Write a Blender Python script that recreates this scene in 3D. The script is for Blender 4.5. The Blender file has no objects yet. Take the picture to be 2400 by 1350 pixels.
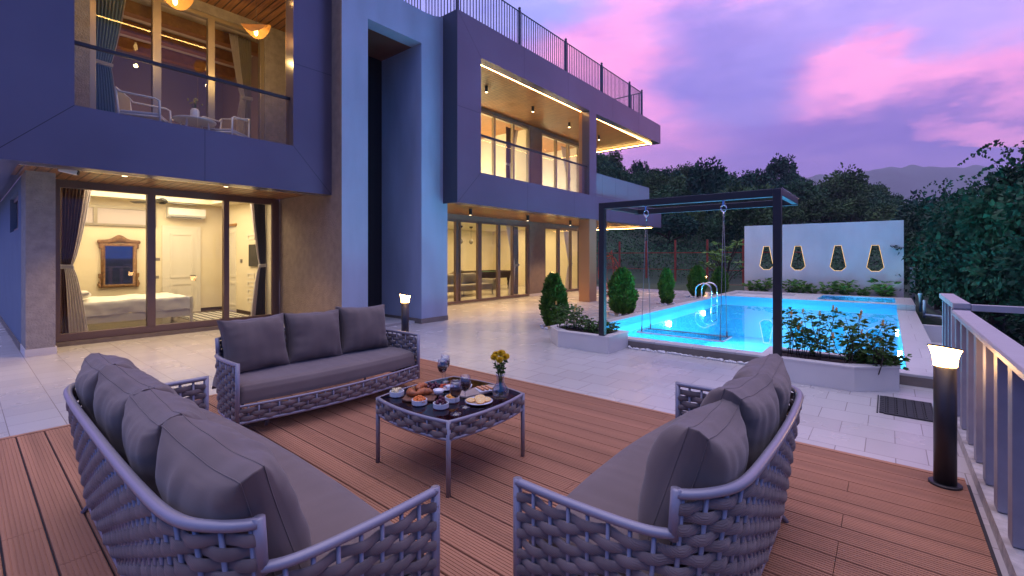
import bpy, math, random
from mathutils import Vector, Matrix, noise
R=math.radians; PI=math.pi
sc=bpy.context.scene; COL=sc.collection
random.seed(7)
# ---------------------------------------------------------------- camera, sky, exposure
ANG=R(39.4668); CA,SA=math.cos(ANG),math.sin(ANG); H=1.5
cam=bpy.data.objects.new('camera',bpy.data.cameras.new('camera')); COL.objects.link(cam); sc.camera=cam
cam.location=(0,0,H); cam.rotation_euler=(R(90),0,ANG-R(90))
cam.data.sensor_width=36; cam.data.lens=16.05; cam.data.shift_y=-75/2400; cam.data.clip_start=0.05; cam.data.clip_end=6000
sc.view_settings.view_transform='Standard'; sc.view_settings.look='None'; sc.view_settings.gamma=1; sc.view_settings.use_curve_mapping=False
sc.view_settings.exposure=0.48
try:
    sc.cycles.transparent_max_bounces=20; sc.cycles.max_bounces=8; sc.cycles.sample_clamp_indirect=4.0; sc.cycles.blur_glossy=0.5
    sc.cycles.caustics_reflective=False; sc.cycles.caustics_refractive=False
except Exception: pass
HAZE=.00048
def at(px,f,z=0):                       # ground point seen at column px (2400-wide photo) at depth f
    r=(px-1200)/1070; return (f*(CA+SA*r), f*(SA-CA*r), z)

w=bpy.data.worlds.new("World"); sc.world=w; w.use_nodes=True
nt=w.node_tree; N=nt.nodes; L=nt.links; N.clear()
def nd(t,**k):
    n=N.new(t)
    for a,b in k.items(): setattr(n,a,b)
    return n
def ramp(n,pts,interp='LINEAR'):
    cr=n.color_ramp; cr.interpolation=interp
    while len(cr.elements)<len(pts): cr.elements.new(0.5)
    for e,(p,c) in zip(cr.elements,pts): e.position=p; e.color=(c[0],c[1],c[2],1)
tc=nd('ShaderNodeTexCoord'); sep=nd('ShaderNodeSeparateXYZ'); L.new(tc.outputs['Generated'],sep.inputs[0])
# cloud masses placed by compass direction, edges broken up by noise
dn=nd('ShaderNodeTexNoise'); dn.inputs['Scale'].default_value=4.4; dn.inputs['Detail'].default_value=7; dn.inputs['Roughness'].default_value=.6; 
mp=nd('ShaderNodeMapping'); mp.inputs['Scale'].default_value=(.8,.8,2.2); mp.inputs['Rotation'].default_value=(R(14),R(-22),0); L.new(tc.outputs['Generated'],mp.inputs[0]); L.new(mp.outputs[0],dn.inputs['Vector'])
dsub=nd('ShaderNodeVectorMath',operation='SUBTRACT'); dsub.inputs[1].default_value=(.5,.5,.5); L.new(dn.outputs['Color'],dsub.inputs[0])
dscl=nd('ShaderNodeVectorMath',operation='SCALE'); dscl.inputs['Scale'].default_value=.27; L.new(dsub.outputs[0],dscl.inputs[0])
dadd=nd('ShaderNodeVectorMath',operation='ADD'); L.new(tc.outputs['Generated'],dadd.inputs[0]); L.new(dscl.outputs[0],dadd.inputs[1])
dno=nd('ShaderNodeVectorMath',operation='NORMALIZE'); L.new(dadd.outputs[0],dno.inputs[0])
def cloud(prev,px,py,w_,h_,tilt,col,amt):
    r=(px-1200)/1070; u=(600-py)/1070; v=Vector((CA+SA*r,SA-CA*r,u)).normalized(); right=Vector((SA,-CA,0)); right=(right-v*right.dot(v)).normalized(); up=right.cross(v)
    if up.z<0: up=-up
    ca,sa=math.cos(R(tilt)),math.sin(R(tilt)); a1=(right*ca+up*sa)/(w_/1070); a2=(up*ca-right*sa)/(h_/1070)
    d1=nd('ShaderNodeVectorMath',operation='SUBTRACT'); d1.inputs[1].default_value=v; L.new(dno.outputs[0],d1.inputs[0])
    qs=[]
    for a in (a1,a2):
        d=nd('ShaderNodeVectorMath',operation='DOT_PRODUCT'); d.inputs[1].default_value=a; L.new(d1.outputs[0],d.inputs[0]); q=nd('ShaderNodeMath',operation='MULTIPLY'); L.new(d.outputs['Value'],q.inputs[0]); L.new(d.outputs['Value'],q.inputs[1]); qs.append(q)
    ad=nd('ShaderNodeMath',operation='ADD'); L.new(qs[0].outputs[0],ad.inputs[0]); L.new(qs[1].outputs[0],ad.inputs[1])
    mr=nd('ShaderNodeMapRange'); mr.interpolation_type='SMOOTHSTEP'; mr.inputs['From Min'].default_value=1.5; mr.inputs['From Max'].default_value=.1; mr.inputs['To Max'].default_value=amt; L.new(ad.outputs[0],mr.inputs['Value'])
    m_=nd('ShaderNodeMixRGB'); m_.inputs[2].default_value=(*col,1); L.new(mr.outputs[0],m_.inputs[0]); L.new(prev,m_.inputs[1]); return m_.outputs[0]
rz=nd('ShaderNodeValToRGB'); ramp(rz,[(.0,(.30,.19,.60)),(.20,(.44,.24,.66)),(.34,(.52,.30,.76)),(.62,(.44,.36,.86))],'EASE'); L.new(sep.outputs['Z'],rz.inputs[0])
o_=rz.outputs[0]; PK=(1.02,.37,.74); PK2=(.82,.32,.72); LV=(.36,.28,.78); VI=(.21,.14,.54)
o_=cloud(o_,1150,60,420,190,-10,(.33,.36,.92),.9)
o_=cloud(o_,1540,150,430,170,18,PK,1.0)
o_=cloud(o_,2060,210,700,120,20,PK,.85)
o_=cloud(o_,2400,110,420,110,14,PK,.8)
o_=cloud(o_,1600,330,420,110,8,PK2,.9)
o_=cloud(o_,2020,25,360,70,5,(.46,.36,.88),.9)
o_=cloud(o_,1710,175,170,130,-20,(.27,.21,.66),1.0)
o_=cloud(o_,1880,90,120,60,30,LV,.6)
o_=cloud(o_,2150,335,460,85,4,VI,.95)
o_=cloud(o_,2380,275,110,26,8,PK,.8)
o_=cloud(o_,1800,395,600,40,0,(.36,.20,.60),.5)
class _O: pass
mh=_O(); mh.outputs=[o_]
# lavender-blue on the house side, deep blue opposite the sunset
def dirfac(v,a,b):
    d=nd('ShaderNodeVectorMath',operation='DOT_PRODUCT'); d.inputs[1].default_value=v; L.new(tc.outputs['Generated'],d.inputs[0])
    m=nd('ShaderNodeMapRange'); m.interpolation_type='SMOOTHSTEP'; m.inputs['From Min'].default_value=a; m.inputs['From Max'].default_value=b; L.new(d.outputs['Value'],m.inputs['Value']); return m.outputs[0]
mv=nd('ShaderNodeMixRGB'); mv.inputs[2].default_value=(.46,.42,.98,1); L.new(mh.outputs[0],mv.inputs[1])
fv=nd('ShaderNodeMath',operation='MULTIPLY'); fv.inputs[1].default_value=.0; L.new(dirfac((.35,.55,.76),.80,.99),fv.inputs[0]); L.new(fv.outputs[0],mv.inputs[0])
mb=nd('ShaderNodeMixRGB'); mb.inputs[2].default_value=(.030,.135,.56,1); L.new(mv.outputs[0],mb.inputs[1]); L.new(dirfac((-.86,-.51,0),-.42,.36),mb.inputs[0])
# bright overhead sky
mo=nd('ShaderNodeMixRGB'); mo.inputs[2].default_value=(1.32,1.20,1.62,1); L.new(mb.outputs[0],mo.inputs[1]); 
fo=nd('ShaderNodeMapRange'); fo.interpolation_type='SMOOTHSTEP'; fo.inputs['From Min'].default_value=.62; fo.inputs['From Max'].default_value=.95; L.new(sep.outputs['Z'],fo.inputs['Value']); L.new(fo.outputs[0],mo.inputs[0])
hz=nd('ShaderNodeMapRange'); hz.interpolation_type='SMOOTHSTEP'; hz.inputs['From Min'].default_value=.42; hz.inputs['From Max'].default_value=.02; L.new(sep.outputs['Z'],hz.inputs['Value'])
hf=nd('ShaderNodeMath',operation='MULTIPLY'); L.new(hz.outputs[0],hf.inputs[0]); L.new(dirfac((-.90,-.44,0),.1,.7),hf.inputs[1])
mk=nd('ShaderNodeMixRGB'); mk.inputs[2].default_value=(.012,.055,.26,1); L.new(hf.outputs[0],mk.inputs[0]); L.new(mo.outputs[0],mk.inputs[1])
n3=nd('ShaderNodeTexNoise'); n3.inputs['Scale'].default_value=5.5; n3.inputs['Detail'].default_value=9; n3.inputs['Roughness'].default_value=.62; n3.inputs['Distortion'].default_value=.4; mp3=nd('ShaderNodeMapping'); mp3.inputs['Scale'].default_value=(.8,.8,3.2); mp3.inputs['Rotation'].default_value=(R(20),R(-26),0); L.new(tc.outputs['Generated'],mp3.inputs[0]); L.new(mp3.outputs[0],n3.inputs['Vector'])
r3=nd('ShaderNodeValToRGB'); ramp(r3,[(.3,(.80,.80,.95)),(.5,(1,1,1)),(.72,(1.25,1.15,1.06))]); L.new(n3.outputs['Fac'],r3.inputs[0])
mm3=nd('ShaderNodeMixRGB',blend_type='MULTIPLY'); mm3.inputs[0].default_value=1; L.new(mk.outputs[0],mm3.inputs[1]); L.new(r3.outputs[0],mm3.inputs[2]); mo=mm3
bg=nd('ShaderNodeBackground'); bg.inputs['Strength'].default_value=1.08; L.new(mo.outputs[0],bg.inputs['Color'])
wo=nd('ShaderNodeOutputWorld'); L.new(bg.outputs[0],wo.inputs[0])

# ---------------------------------------------------------------- helpers
def tag(o,label=None,cat=None,group=None,kind=None):
    if label: o['label']=label
    if cat: o['category']=cat
    if group: o['group']=group
    if kind: o['kind']=kind
    return o
def empty(name,loc=(0,0,0),rz=0,label=None,cat=None,group=None):
    o=bpy.data.objects.new(name,None); o.empty_display_size=.1; COL.objects.link(o); o.location=loc; o.rotation_euler=(0,0,rz)
    return tag(o,label,cat,group)
def wloc(o):
    v=Vector((0,0,0))
    while o is not None: v+=Vector(o.location); o=o.parent
    return v
class MB:
    def __init__(s): s.v=[]; s.f=[]
    def add(s,vs,fs):
        n=len(s.v); s.v+=[tuple(p) for p in vs]; s.f+=[tuple(i+n for i in q) for q in fs]; return s
    def box(s,x0,x1,y0,y1,z0,z1):
        return s.add([(x0,y0,z0),(x1,y0,z0),(x1,y1,z0),(x0,y1,z0),(x0,y0,z1),(x1,y0,z1),(x1,y1,z1),(x0,y1,z1)],[(0,3,2,1),(4,5,6,7),(0,1,5,4),(1,2,6,5),(2,3,7,6),(3,0,4,7)])
    def obox(s,c,d,rz=0,ry=0,rx=0):
        m=Matrix.Translation(c)@Matrix.Rotation(rz,4,'Z')@Matrix.Rotation(ry,4,'Y')@Matrix.Rotation(rx,4,'X')
        q=MB().box(-d[0]/2,d[0]/2,-d[1]/2,d[1]/2,-d[2]/2,d[2]/2); return s.add([m@Vector(p) for p in q.v],q.f)
    def tube(s,pts,r,n=8,closed=False,cap=True,sq=None):
        P=[Vector(p) for p in pts]; m=len(P); rr=r if isinstance(r,(list,tuple)) else [r]*m
        vs=[]; fs=[]; up=None
        for i,p in enumerate(P):
            if closed: t=P[(i+1)%m]-P[i-1]
            else: t=P[min(i+1,m-1)]-P[max(i-1,0)]
            if t.length<1e-9: t=Vector((0,0,1))
            t.normalize()
            if up is None: up=Vector((0,0,1)) if abs(t.z)<.9 else Vector((1,0,0))
            a=t.cross(up)
            if a.length<1e-4: a=t.cross(Vector((0,1,0)))
            a.normalize(); b=a.cross(t); b.normalize(); up=b
            for k in range(n):
                th=2*PI*k/n; vs.append(p+(a*math.cos(th)*(sq or 1)+b*math.sin(th))*rr[i])
        e=m if closed else m-1
        for i in range(e):
            j=(i+1)%m
            for k in range(n): fs.append((i*n+k,i*n+(k+1)%n,j*n+(k+1)%n,j*n+k))
        if cap and not closed: fs.append(tuple(range(n-1,-1,-1))); fs.append(tuple((m-1)*n+k for k in range(n)))
        return s.add(vs,fs)
    def lathe(s,prof,c=(0,0,0),n=20,capb=True,capt=True,tilt=None):
        vs=[];fs=[]; m=len(prof)
        for r,z in prof:
            for k in range(n):
                th=2*PI*k/n; x=r*math.cos(th); y=r*math.sin(th); zz=z+(tilt[0]*x+tilt[1]*y)*max(0,(z-tilt[2])/tilt[3]) if tilt else z
                vs.append((c[0]+x,c[1]+y,c[2]+zz))
        for i in range(m-1):
            for k in range(n): fs.append((i*n+k,i*n+(k+1)%n,(i+1)*n+(k+1)%n,(i+1)*n+k))
        if capb: fs.append(tuple(range(n-1,-1,-1)))
        if capt: fs.append(tuple((m-1)*n+k for k in range(n)))
        return s.add(vs,fs)
    def prism(s,poly,a,b,ax='z'):
        n=len(poly); f={'z':lambda p,h:(p[0],p[1],h),'y':lambda p,h:(p[0],h,p[1]),'x':lambda p,h:(h,p[0],p[1])}[ax]
        return s.add([f(p,a) for p in poly]+[f(p,b) for p in poly],[tuple(range(n-1,-1,-1)),tuple(range(n,2*n))]+[(i,(i+1)%n,n+(i+1)%n,n+i) for i in range(n)])
    def ring(s,outer,inner,a,b,ax='z'):          # frame between two outlines of equal length
        n=len(outer); f={'z':lambda p,h:(p[0],p[1],h),'y':lambda p,h:(p[0],h,p[1]),'x':lambda p,h:(h,p[0],p[1])}[ax]
        vs=[f(p,h) for h in (a,b) for p in outer]+[f(p,h) for h in (a,b) for p in inner]; fs=[]
        for i in range(n):
            j=(i+1)%n; fs+=[(i,j,n+j,n+i),(2*n+j,2*n+i,3*n+i,3*n+j),(j,i,2*n+i,2*n+j),(n+i,n+j,3*n+j,3*n+i)]
        return s.add(vs,fs)
    def grid(s,fn,nu,nv):
        vs=[fn(i/nu,j/nv) for j in range(nv+1) for i in range(nu+1)]
        return s.add(vs,[(j*(nu+1)+i,j*(nu+1)+i+1,(j+1)*(nu+1)+i+1,(j+1)*(nu+1)+i) for j in range(nv) for i in range(nu)])
    def ball(s,c,r,n=10,m=7,sx=1,sy=1,sz=1,jit=0):
        vs=[];fs=[]
        for i in range(m+1):
            ph=PI*i/m
            for k in range(n):
                th=2*PI*k/n; d=Vector((math.sin(ph)*math.cos(th),math.sin(ph)*math.sin(th),-math.cos(ph)))
                q=r*(1+(jit*noise.noise(d*2+Vector(c)*7) if jit else 0)); vs.append((c[0]+d.x*q*sx,c[1]+d.y*q*sy,c[2]+d.z*q*sz))
        for i in range(m):
            for k in range(n): fs.append((i*n+k,i*n+(k+1)%n,(i+1)*n+(k+1)%n,(i+1)*n+k))
        return s.add(vs,fs)
    def leaf(s,p,d,l,wd,fold=.25,side=None):
        d=Vector(d).normalized(); a=side or d.cross(Vector((random.uniform(-1,1),random.uniform(-1,1),random.uniform(-1,1))))
        if a.length<1e-3: a=Vector((1,0,0))
        a=a.normalized(); b=d.cross(a); p=Vector(p); m=p+d*l*.45
        return s.add([p,m+a*wd*.5+b*wd*fold,p+d*l,m-a*wd*.5+b*wd*fold],[(0,1,2),(0,2,3)])
    def build(s,name,mat,parent=None,smooth=False,bevel=0,local=False,seg=2):
        me=bpy.data.meshes.new(name); off=Vector((0,0,0)) if (local or parent is None) else wloc(parent)
        me.from_pydata([(p[0]-off.x,p[1]-off.y,p[2]-off.z) for p in s.v],[],s.f); me.update()
        if mat: me.materials.append(mat)
        if smooth: me.polygons.foreach_set('use_smooth',[True]*len(me.polygons))
        o=bpy.data.objects.new(name,me); COL.objects.link(o)
        if parent: o.parent=parent
        if bevel:
            b=o.modifiers.new('bevel','BEVEL'); b.width=bevel; b.segments=seg; b.limit_method='ANGLE'; b.angle_limit=R(40)
        return o
def kids(o): return [c for c in COL.objects if c.parent==o]
def copy_tree(o,parent=None):
    c=o.copy(); COL.objects.link(c)
    if parent: c.parent=parent
    for k in CH.get(o.name,None) or kids(o): copy_tree(k,c)
    return c
CH={}
# ---------------------------------------------------------------- materials
def mat(name,col,rough=.6,metal=0,spec=.5,bump=0,bscale=50,var=0,vscale=4,col2=None,emit=None,estr=0,bdetail=3,trans=0,stretch=None,bdist=.01,sheen=0):
    m=bpy.data.materials.new(name); m.use_nodes=True; t=m.node_tree; b=t.nodes['Principled BSDF']
    b.inputs['Base Color'].default_value=(*col,1); b.inputs['Roughness'].default_value=rough; b.inputs['Metallic'].default_value=metal
    b.inputs['Specular IOR Level'].default_value=spec
    if sheen: b.inputs['Sheen Weight'].default_value=sheen
    co=t.nodes.new('ShaderNodeTexCoord'); src=co.outputs['Object']
    if stretch:
        mpn=t.nodes.new('ShaderNodeMapping'); mpn.inputs['Scale'].default_value=stretch; t.links.new(src,mpn.inputs[0]); src=mpn.outputs[0]
    if col2 or var:
        n=t.nodes.new('ShaderNodeTexNoise'); n.inputs['Scale'].default_value=vscale; n.inputs['Detail'].default_value=5; t.links.new(src,n.inputs['Vector'])
        r=t.nodes.new('ShaderNodeValToRGB'); c2=col2 or tuple(c*(1-var) for c in col); c1=col if col2 else tuple(min(1,c*(1+var)) for c in col)
        ramp(r,[(.32,c2),(.68,c1)]); t.links.new(n.outputs['Fac'],r.inputs[0]); t.links.new(r.outputs[0],b.inputs['Base Color'])
    if bump:
        n=t.nodes.new('ShaderNodeTexNoise'); n.inputs['Scale'].default_value=bscale; n.inputs['Detail'].default_value=bdetail; t.links.new(src,n.inputs['Vector'])
        q=t.nodes.new('ShaderNodeBump'); q.inputs['Strength'].default_value=bump; q.inputs['Distance'].default_value=bdist; t.links.new(n.outputs['Fac'],q.inputs['Height']); t.links.new(q.outputs[0],b.inputs['Normal'])
    if emit: b.inputs['Emission Color'].default_value=(*emit,1); b.inputs['Emission Strength'].default_value=estr
    if trans: b.inputs['Transmission Weight'].default_value=trans
    return m
def glass(name,tint=(.92,.95,.95),fac=None,rough=0.0,ior=1.45,bump=0,bscale=3):
    m=bpy.data.materials.new(name); m.use_nodes=True; t=m.node_tree; t.nodes.clear(); n=t.nodes.new; l=t.links.new
    o=n('ShaderNodeOutputMaterial'); mixn=n('ShaderNodeMixShader'); tr=n('ShaderNodeBsdfTransparent'); gl=n('ShaderNodeBsdfGlossy'); fr=n('ShaderNodeFresnel')
    tr.inputs[0].default_value=(*tint,1); gl.inputs['Roughness'].default_value=rough; fr.inputs[0].default_value=ior; gl.inputs[0].default_value=(1,1,1,1)
    if bump:
        c=n('ShaderNodeTexCoord'); q=n('ShaderNodeTexNoise'); q.inputs['Scale'].default_value=bscale; q.inputs['Detail'].default_value=2; bb=n('ShaderNodeBump'); bb.inputs['Strength'].default_value=bump; bb.inputs['Distance'].default_value=.02
        l(c.outputs['Object'],q.inputs['Vector']); l(q.outputs['Fac'],bb.inputs['Height']); l(bb.outputs[0],gl.inputs['Normal']); l(bb.outputs[0],fr.inputs['Normal'])
    ge=n('ShaderNodeNewGeometry'); iv=n('ShaderNodeMath'); iv.operation='SUBTRACT'; iv.inputs[0].default_value=1; l(ge.outputs['Backfacing'],iv.inputs[1]); mm=n('ShaderNodeMath'); mm.operation='MULTIPLY'; l(fr.outputs[0],mm.inputs[0]); l(iv.outputs[0],mm.inputs[1])
    l(mm.outputs[0],mixn.inputs[0]); l(tr.outputs[0],mixn.inputs[1]); l(gl.outputs[0],mixn.inputs[2]); l(mixn.outputs[0],o.inputs[0]); return m
def emis(name,col,s):
    m=bpy.data.materials.new(name); m.use_nodes=True; t=m.node_tree; t.nodes.clear(); o=t.nodes.new('ShaderNodeOutputMaterial'); e=t.nodes.new('ShaderNodeEmission')
    e.inputs[0].default_value=(*col,1); e.inputs[1].default_value=s; t.links.new(e.outputs[0],o.inputs[0]); return m
def bricks(name,c1,c2,mortar,bw,rh,ms,rough,swap=False,bump=.15,loc=(0,0,0),offset=.5,ncol=None,streak=(1,6,1)):
    m=mat(name,c1,rough); t=m.node_tree; b=t.nodes['Principled BSDF']; l=t.links.new; co=t.nodes.new('ShaderNodeTexCoord'); mp=t.nodes.new('ShaderNodeMapping')
    mp.inputs['Location'].default_value=loc
    if swap: mp.inputs['Rotation'].default_value=(0,0,R(90))
    l(co.outputs['Object'],mp.inputs[0]); br=t.nodes.new('ShaderNodeTexBrick'); l(mp.outputs[0],br.inputs[0]); br.offset=offset
    for k,v in (('Scale',1),('Mortar Size',ms),('Mortar Smooth',.1),('Brick Width',bw),('Row Height',rh),('Bias',0)): br.inputs[k].default_value=v
    br.inputs['Color1'].default_value=(*c1,1); br.inputs['Color2'].default_value=(*c2,1); br.inputs['Mortar'].default_value=(*mortar,1)
    mp2=t.nodes.new('ShaderNodeMapping'); mp2.inputs['Scale'].default_value=streak; l(co.outputs['Object'],mp2.inputs[0])
    n=t.nodes.new('ShaderNodeTexNoise'); n.inputs['Scale'].default_value=1.1; n.inputs['Detail'].default_value=4; l(mp2.outputs[0],n.inputs['Vector'])
    r=t.nodes.new('ShaderNodeValToRGB'); ramp(r,[(.3,(.96,.96,.96)),(.7,(1.0,1.0,1.0))]); l(n.outputs['Fac'],r.inputs[0])
    mu=t.nodes.new('ShaderNodeMixRGB'); mu.blend_type='MULTIPLY'; mu.inputs[0].default_value=1; l(br.outputs[0],mu.inputs[1]); l(r.outputs[0],mu.inputs[2]); l(mu.outputs[0],b.inputs['Base Color'])
    rr=t.nodes.new('ShaderNodeMapRange'); rr.inputs['To Min'].default_value=rough*.95; rr.inputs['To Max'].default_value=rough*1.06; l(n.outputs['Fac'],rr.inputs[0]); l(rr.outputs[0],b.inputs['Roughness'])
    q=t.nodes.new('ShaderNodeBump'); q.inputs['Strength'].default_value=bump; q.inputs['Distance'].default_value=.003; q.invert=True; l(br.outputs['Fac'],q.inputs['Height']); l(q.outputs[0],b.inputs['Normal'])
    return m
def leafmat(name,c1,c2,scale=6,rough=.5,trans=.0):
    m=mat(name,c1,rough,col2=c2,vscale=scale,spec=.12); return m
M={}
M['panel']=mat('panel',(.135,.118,.165),.28,metal=.40,spec=.6,var=.10,vscale=.7,bump=.04,bscale=4)
M['seam']=mat('seam',(.02,.02,.03),.7)
M['navy']=mat('navy_panel',(.05,.055,.08),.35,spec=.5)
M['stucco']=mat('stucco',(.50,.52,.56),.85,var=.08,vscale=1.2,bump=.35,bscale=55,bdetail=6)
M['rough_stucco']=mat('rough_stucco',(.34,.31,.29),.9,var=.14,vscale=9,bump=1.0,bscale=38,bdetail=8,bdist=.02)
M['taupe_wall']=mat('taupe_wall',(.20,.15,.13),.85,var=.1,vscale=5,bump=.4,bscale=60,bdetail=6)
M['metal_lip']=mat('metal_lip',(.55,.50,.42),.25,metal=.8)
M['alu']=mat('door_frame_brown',(.17,.115,.105),.38,metal=.35,bump=.03,bscale=200)
M['alu_gold']=mat('door_frame_champagne',(.42,.36,.26),.35,metal=.5)
def woodslats(name,col,dark,pitch,axis,rough=.38):
    m=mat(name,col,rough,spec=.5); t=m.node_tree; b=t.nodes['Principled BSDF']; l=t.links.new; co=t.nodes.new('ShaderNodeTexCoord'); s=t.nodes.new('ShaderNodeSeparateXYZ'); l(co.outputs['Object'],s.inputs[0])
    mo=t.nodes.new('ShaderNodeMath'); mo.operation='PINGPONG'; mo.inputs[1].default_value=pitch/2; l(s.outputs[axis],mo.inputs[0])
    r=t.nodes.new('ShaderNodeMapRange'); r.inputs['From Min'].default_value=pitch*.05; r.inputs['From Max'].default_value=pitch*.12; l(mo.outputs[0],r.inputs[0])
    n=t.nodes.new('ShaderNodeTexNoise'); mp=t.nodes.new('ShaderNodeMapping'); mp.inputs['Scale'].default_value=(1,12,1) if axis=='Y' else (12,1,1); l(co.outputs['Object'],mp.inputs[0]); l(mp.outputs[0],n.inputs['Vector']); n.inputs['Scale'].default_value=2.2; n.inputs['Detail'].default_value=7
    rc=t.nodes.new('ShaderNodeValToRGB'); ramp(rc,[(.3,tuple(c*.6 for c in col)),(.7,tuple(min(1,c*1.25) for c in col))]); l(n.outputs['Fac'],rc.inputs[0])
    mi=t.nodes.new('ShaderNodeMixRGB'); mi.inputs[1].default_value=(*dark,1); l(r.outputs[0],mi.inputs[0]); l(rc.outputs[0],mi.inputs[2]); l(mi.outputs[0],b.inputs['Base Color'])
    q=t.nodes.new('ShaderNodeBump'); q.inputs['Strength'].default_value=.6; q.inputs['Distance'].default_value=.006; l(r.outputs[0],q.inputs['Height']); l(q.outputs[0],b.inputs['Normal']); return m
M['soffit']=woodslats('wood_slat_soffit',(.37,.145,.042),(.05,.02,.01),.1,'X')
M['soffit_l']=woodslats('wood_plank_soffit',(.34,.155,.06),(.05,.02,.01),.14,'X')
M['deckwood']=mat('deck_composite',(.385,.185,.105),.62,var=.19,vscale=2.2,bump=.25,bscale=120,stretch=(3.2,.12,1),spec=.35)
M['tile']=bricks('terrace_tiles',(.56,.535,.51),(.50,.475,.45),(.30,.27,.25),.37,.35,.0035,.27,swap=True,loc=(.14,.07,0),streak=(1,1,1))
M['coping']=bricks('coping_stone',(.62,.60,.58),(.56,.54,.52),(.36,.33,.31),.6,.9,.004,.35,swap=True,streak=(1,5,1))
M['pooltile']=bricks('pool_lining',(.13,.56,.78),(.12,.54,.76),(.11,.49,.71),.3,.3,.003,.4,streak=(1,1,1))
M['kerb']=mat('kerb_stone',(.20,.165,.14),.7,var=.15,vscale=5)
M['whitewall']=mat('white_render',(.78,.70,.68),.8,var=.09,vscale=1.3,bump=.25,bscale=30,bdetail=6,stretch=(1,1,.5))
M['planterstone']=mat('planter_stone',(.66,.63,.60),.45,var=.05,vscale=2,bump=.05,bscale=60)
M['soil']=mat('soil',(.035,.022,.018),.95,bump=1,bscale=40,var=.4,vscale=30)
M['redsoil']=mat('red_soil',(.12,.035,.022),.95,bump=1,bscale=30,var=.4,vscale=14)
M['glass']=glass('window_glass',(.93,.94,.92)); M['bal_glass']=glass('balustrade_glass',(.86,.88,.90),ior=1.5); M['clearglass']=glass('clear_glass',(.96,.97,.97),ior=1.5)
M['frost']=glass('frosted_glass',(.55,.56,.62),ior=1.5,rough=.25)
_t=M['frost'].node_tree; _o=[n for n in _t.nodes if n.type=='OUTPUT_MATERIAL'][0]; _m=_o.inputs[0].links[0].from_node; _d=_t.nodes.new('ShaderNodeBsdfDiffuse'); _d.inputs[0].default_value=(.50,.50,.56,1); _x=_t.nodes.new('ShaderNodeMixShader'); _x.inputs[0].default_value=.5
_t.links.new(_m.outputs[0],_x.inputs[1]); _t.links.new(_d.outputs[0],_x.inputs[2]); _t.links.new(_x.outputs[0],_o.inputs[0])
M['tableglass']=glass('smoked_glass',(.50,.36,.30),ior=1.36,rough=.02)
M['water']=glass('pool_water',(.62,.92,1.0),ior=1.28,rough=.012,bump=.014,bscale=1.3)
M['acrylic']=glass('acrylic',(.80,.93,.97),ior=1.5); M['acryledge']=mat('acrylic_edge',(.75,.85,.88),.2,spec=.8)
M['led']=emis('led_warm',(1,.54,.15),34); M['led_dim']=emis('led_warm_outline',(1,.62,.22),1.2)
M['lampglow']=emis('lamp_glow',(1,.53,.18),24.0); M['bulb']=emis('bulb',(1,.60,.20),9)
M['blackmetal']=mat('black_metal',(.035,.033,.037),.38,metal=.3,bump=.05,bscale=150)
M['frame_metal']=mat('powder_coated_frame',(.27,.26,.31),.33,metal=.15,spec=.6,bump=.04,bscale=300)
M['slat_metal']=mat('slat_paint',(.27,.26,.30),.5,var=.08,vscale=8)
M['rail_metal']=mat('white_painted_rail',(.43,.39,.40),.45,var=.06,vscale=8)
M['navyrail']=mat('dark_painted_rail',(.06,.065,.09),.45)
M['chrome']=mat('chrome',(.75,.76,.78),.15,metal=1); M['cable']=mat('steel_cable',(.22,.22,.24),.45,metal=.5)
def fabric(name,col,scale=900,b=.35):
    m=mat(name,col,.85,var=.08,vscale=3,bump=b,bscale=scale,sheen=.25,spec=.25,bdist=.002); return m
M['cushion']=fabric('cushion_fabric',(.155,.120,.105)); M['cushion2']=fabric('seat_fabric',(.165,.128,.115))
def rope():
    m=mat('woven_rope',(.215,.185,.18),.85,spec=.25,sheen=.2); t=m.node_tree; b=t.nodes['Principled BSDF']; l=t.links.new; co=t.nodes.new('ShaderNodeTexCoord')
    wv=t.nodes.new('ShaderNodeTexWave'); wv.wave_type='BANDS'; wv.bands_direction='DIAGONAL'; wv.inputs['Scale'].default_value=75; wv.inputs['Distortion'].default_value=1.5; l(co.outputs['Object'],wv.inputs['Vector'])
    q=t.nodes.new('ShaderNodeBump'); q.inputs['Strength'].default_value=.45; q.inputs['Distance'].default_value=.003; l(wv.outputs['Fac'],q.inputs['Height']); l(q.outputs[0],b.inputs['Normal'])
    n=t.nodes.new('ShaderNodeTexNoise'); n.inputs['Scale'].default_value=9; l(co.outputs['Object'],n.inputs['Vector']); r=t.nodes.new('ShaderNodeValToRGB'); ramp(r,[(.3,(.165,.132,.122)),(.7,(.26,.208,.19))]); l(n.outputs['Fac'],r.inputs[0]); l(r.outputs[0],b.inputs['Base Color']); return m
M['rope']=rope()
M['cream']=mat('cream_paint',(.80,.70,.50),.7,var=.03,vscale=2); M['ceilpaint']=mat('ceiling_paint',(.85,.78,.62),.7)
M['whitepaint']=mat('white_paint',(.78,.72,.60),.5); M['roomfloor']=mat('room_floor',(.20,.15,.12),.22,var=.1,vscale=2)
M['lightfloor']=mat('light_floor',(.60,.53,.42),.18,var=.06,vscale=1.5)
M['darkdrape']=fabric('dark_drape',(.10,.075,.075),200,.2); M['navydrape']=fabric('navy_drape',(.055,.06,.09),200,.2); M['sheer']=fabric('white_sheer',(.72,.68,.68),200,.15); M['bluedrape']=fabric('blue_drape',(.16,.25,.36),200,.2)
M['brass']=mat('gold_wood_carving',(.26,.135,.055),.5,bump=.8,bscale=60,var=.35,vscale=30); M['mirror']=mat('mirror',(.38,.34,.38),.03,metal=1)
M['linen']=mat('bed_linen',(.82,.78,.72),.85,bump=.2,bscale=9,bdist=.02); M['doorwood']=mat('door_edge_wood',(.36,.17,.05),.5,var=.2,vscale=9)
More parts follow.
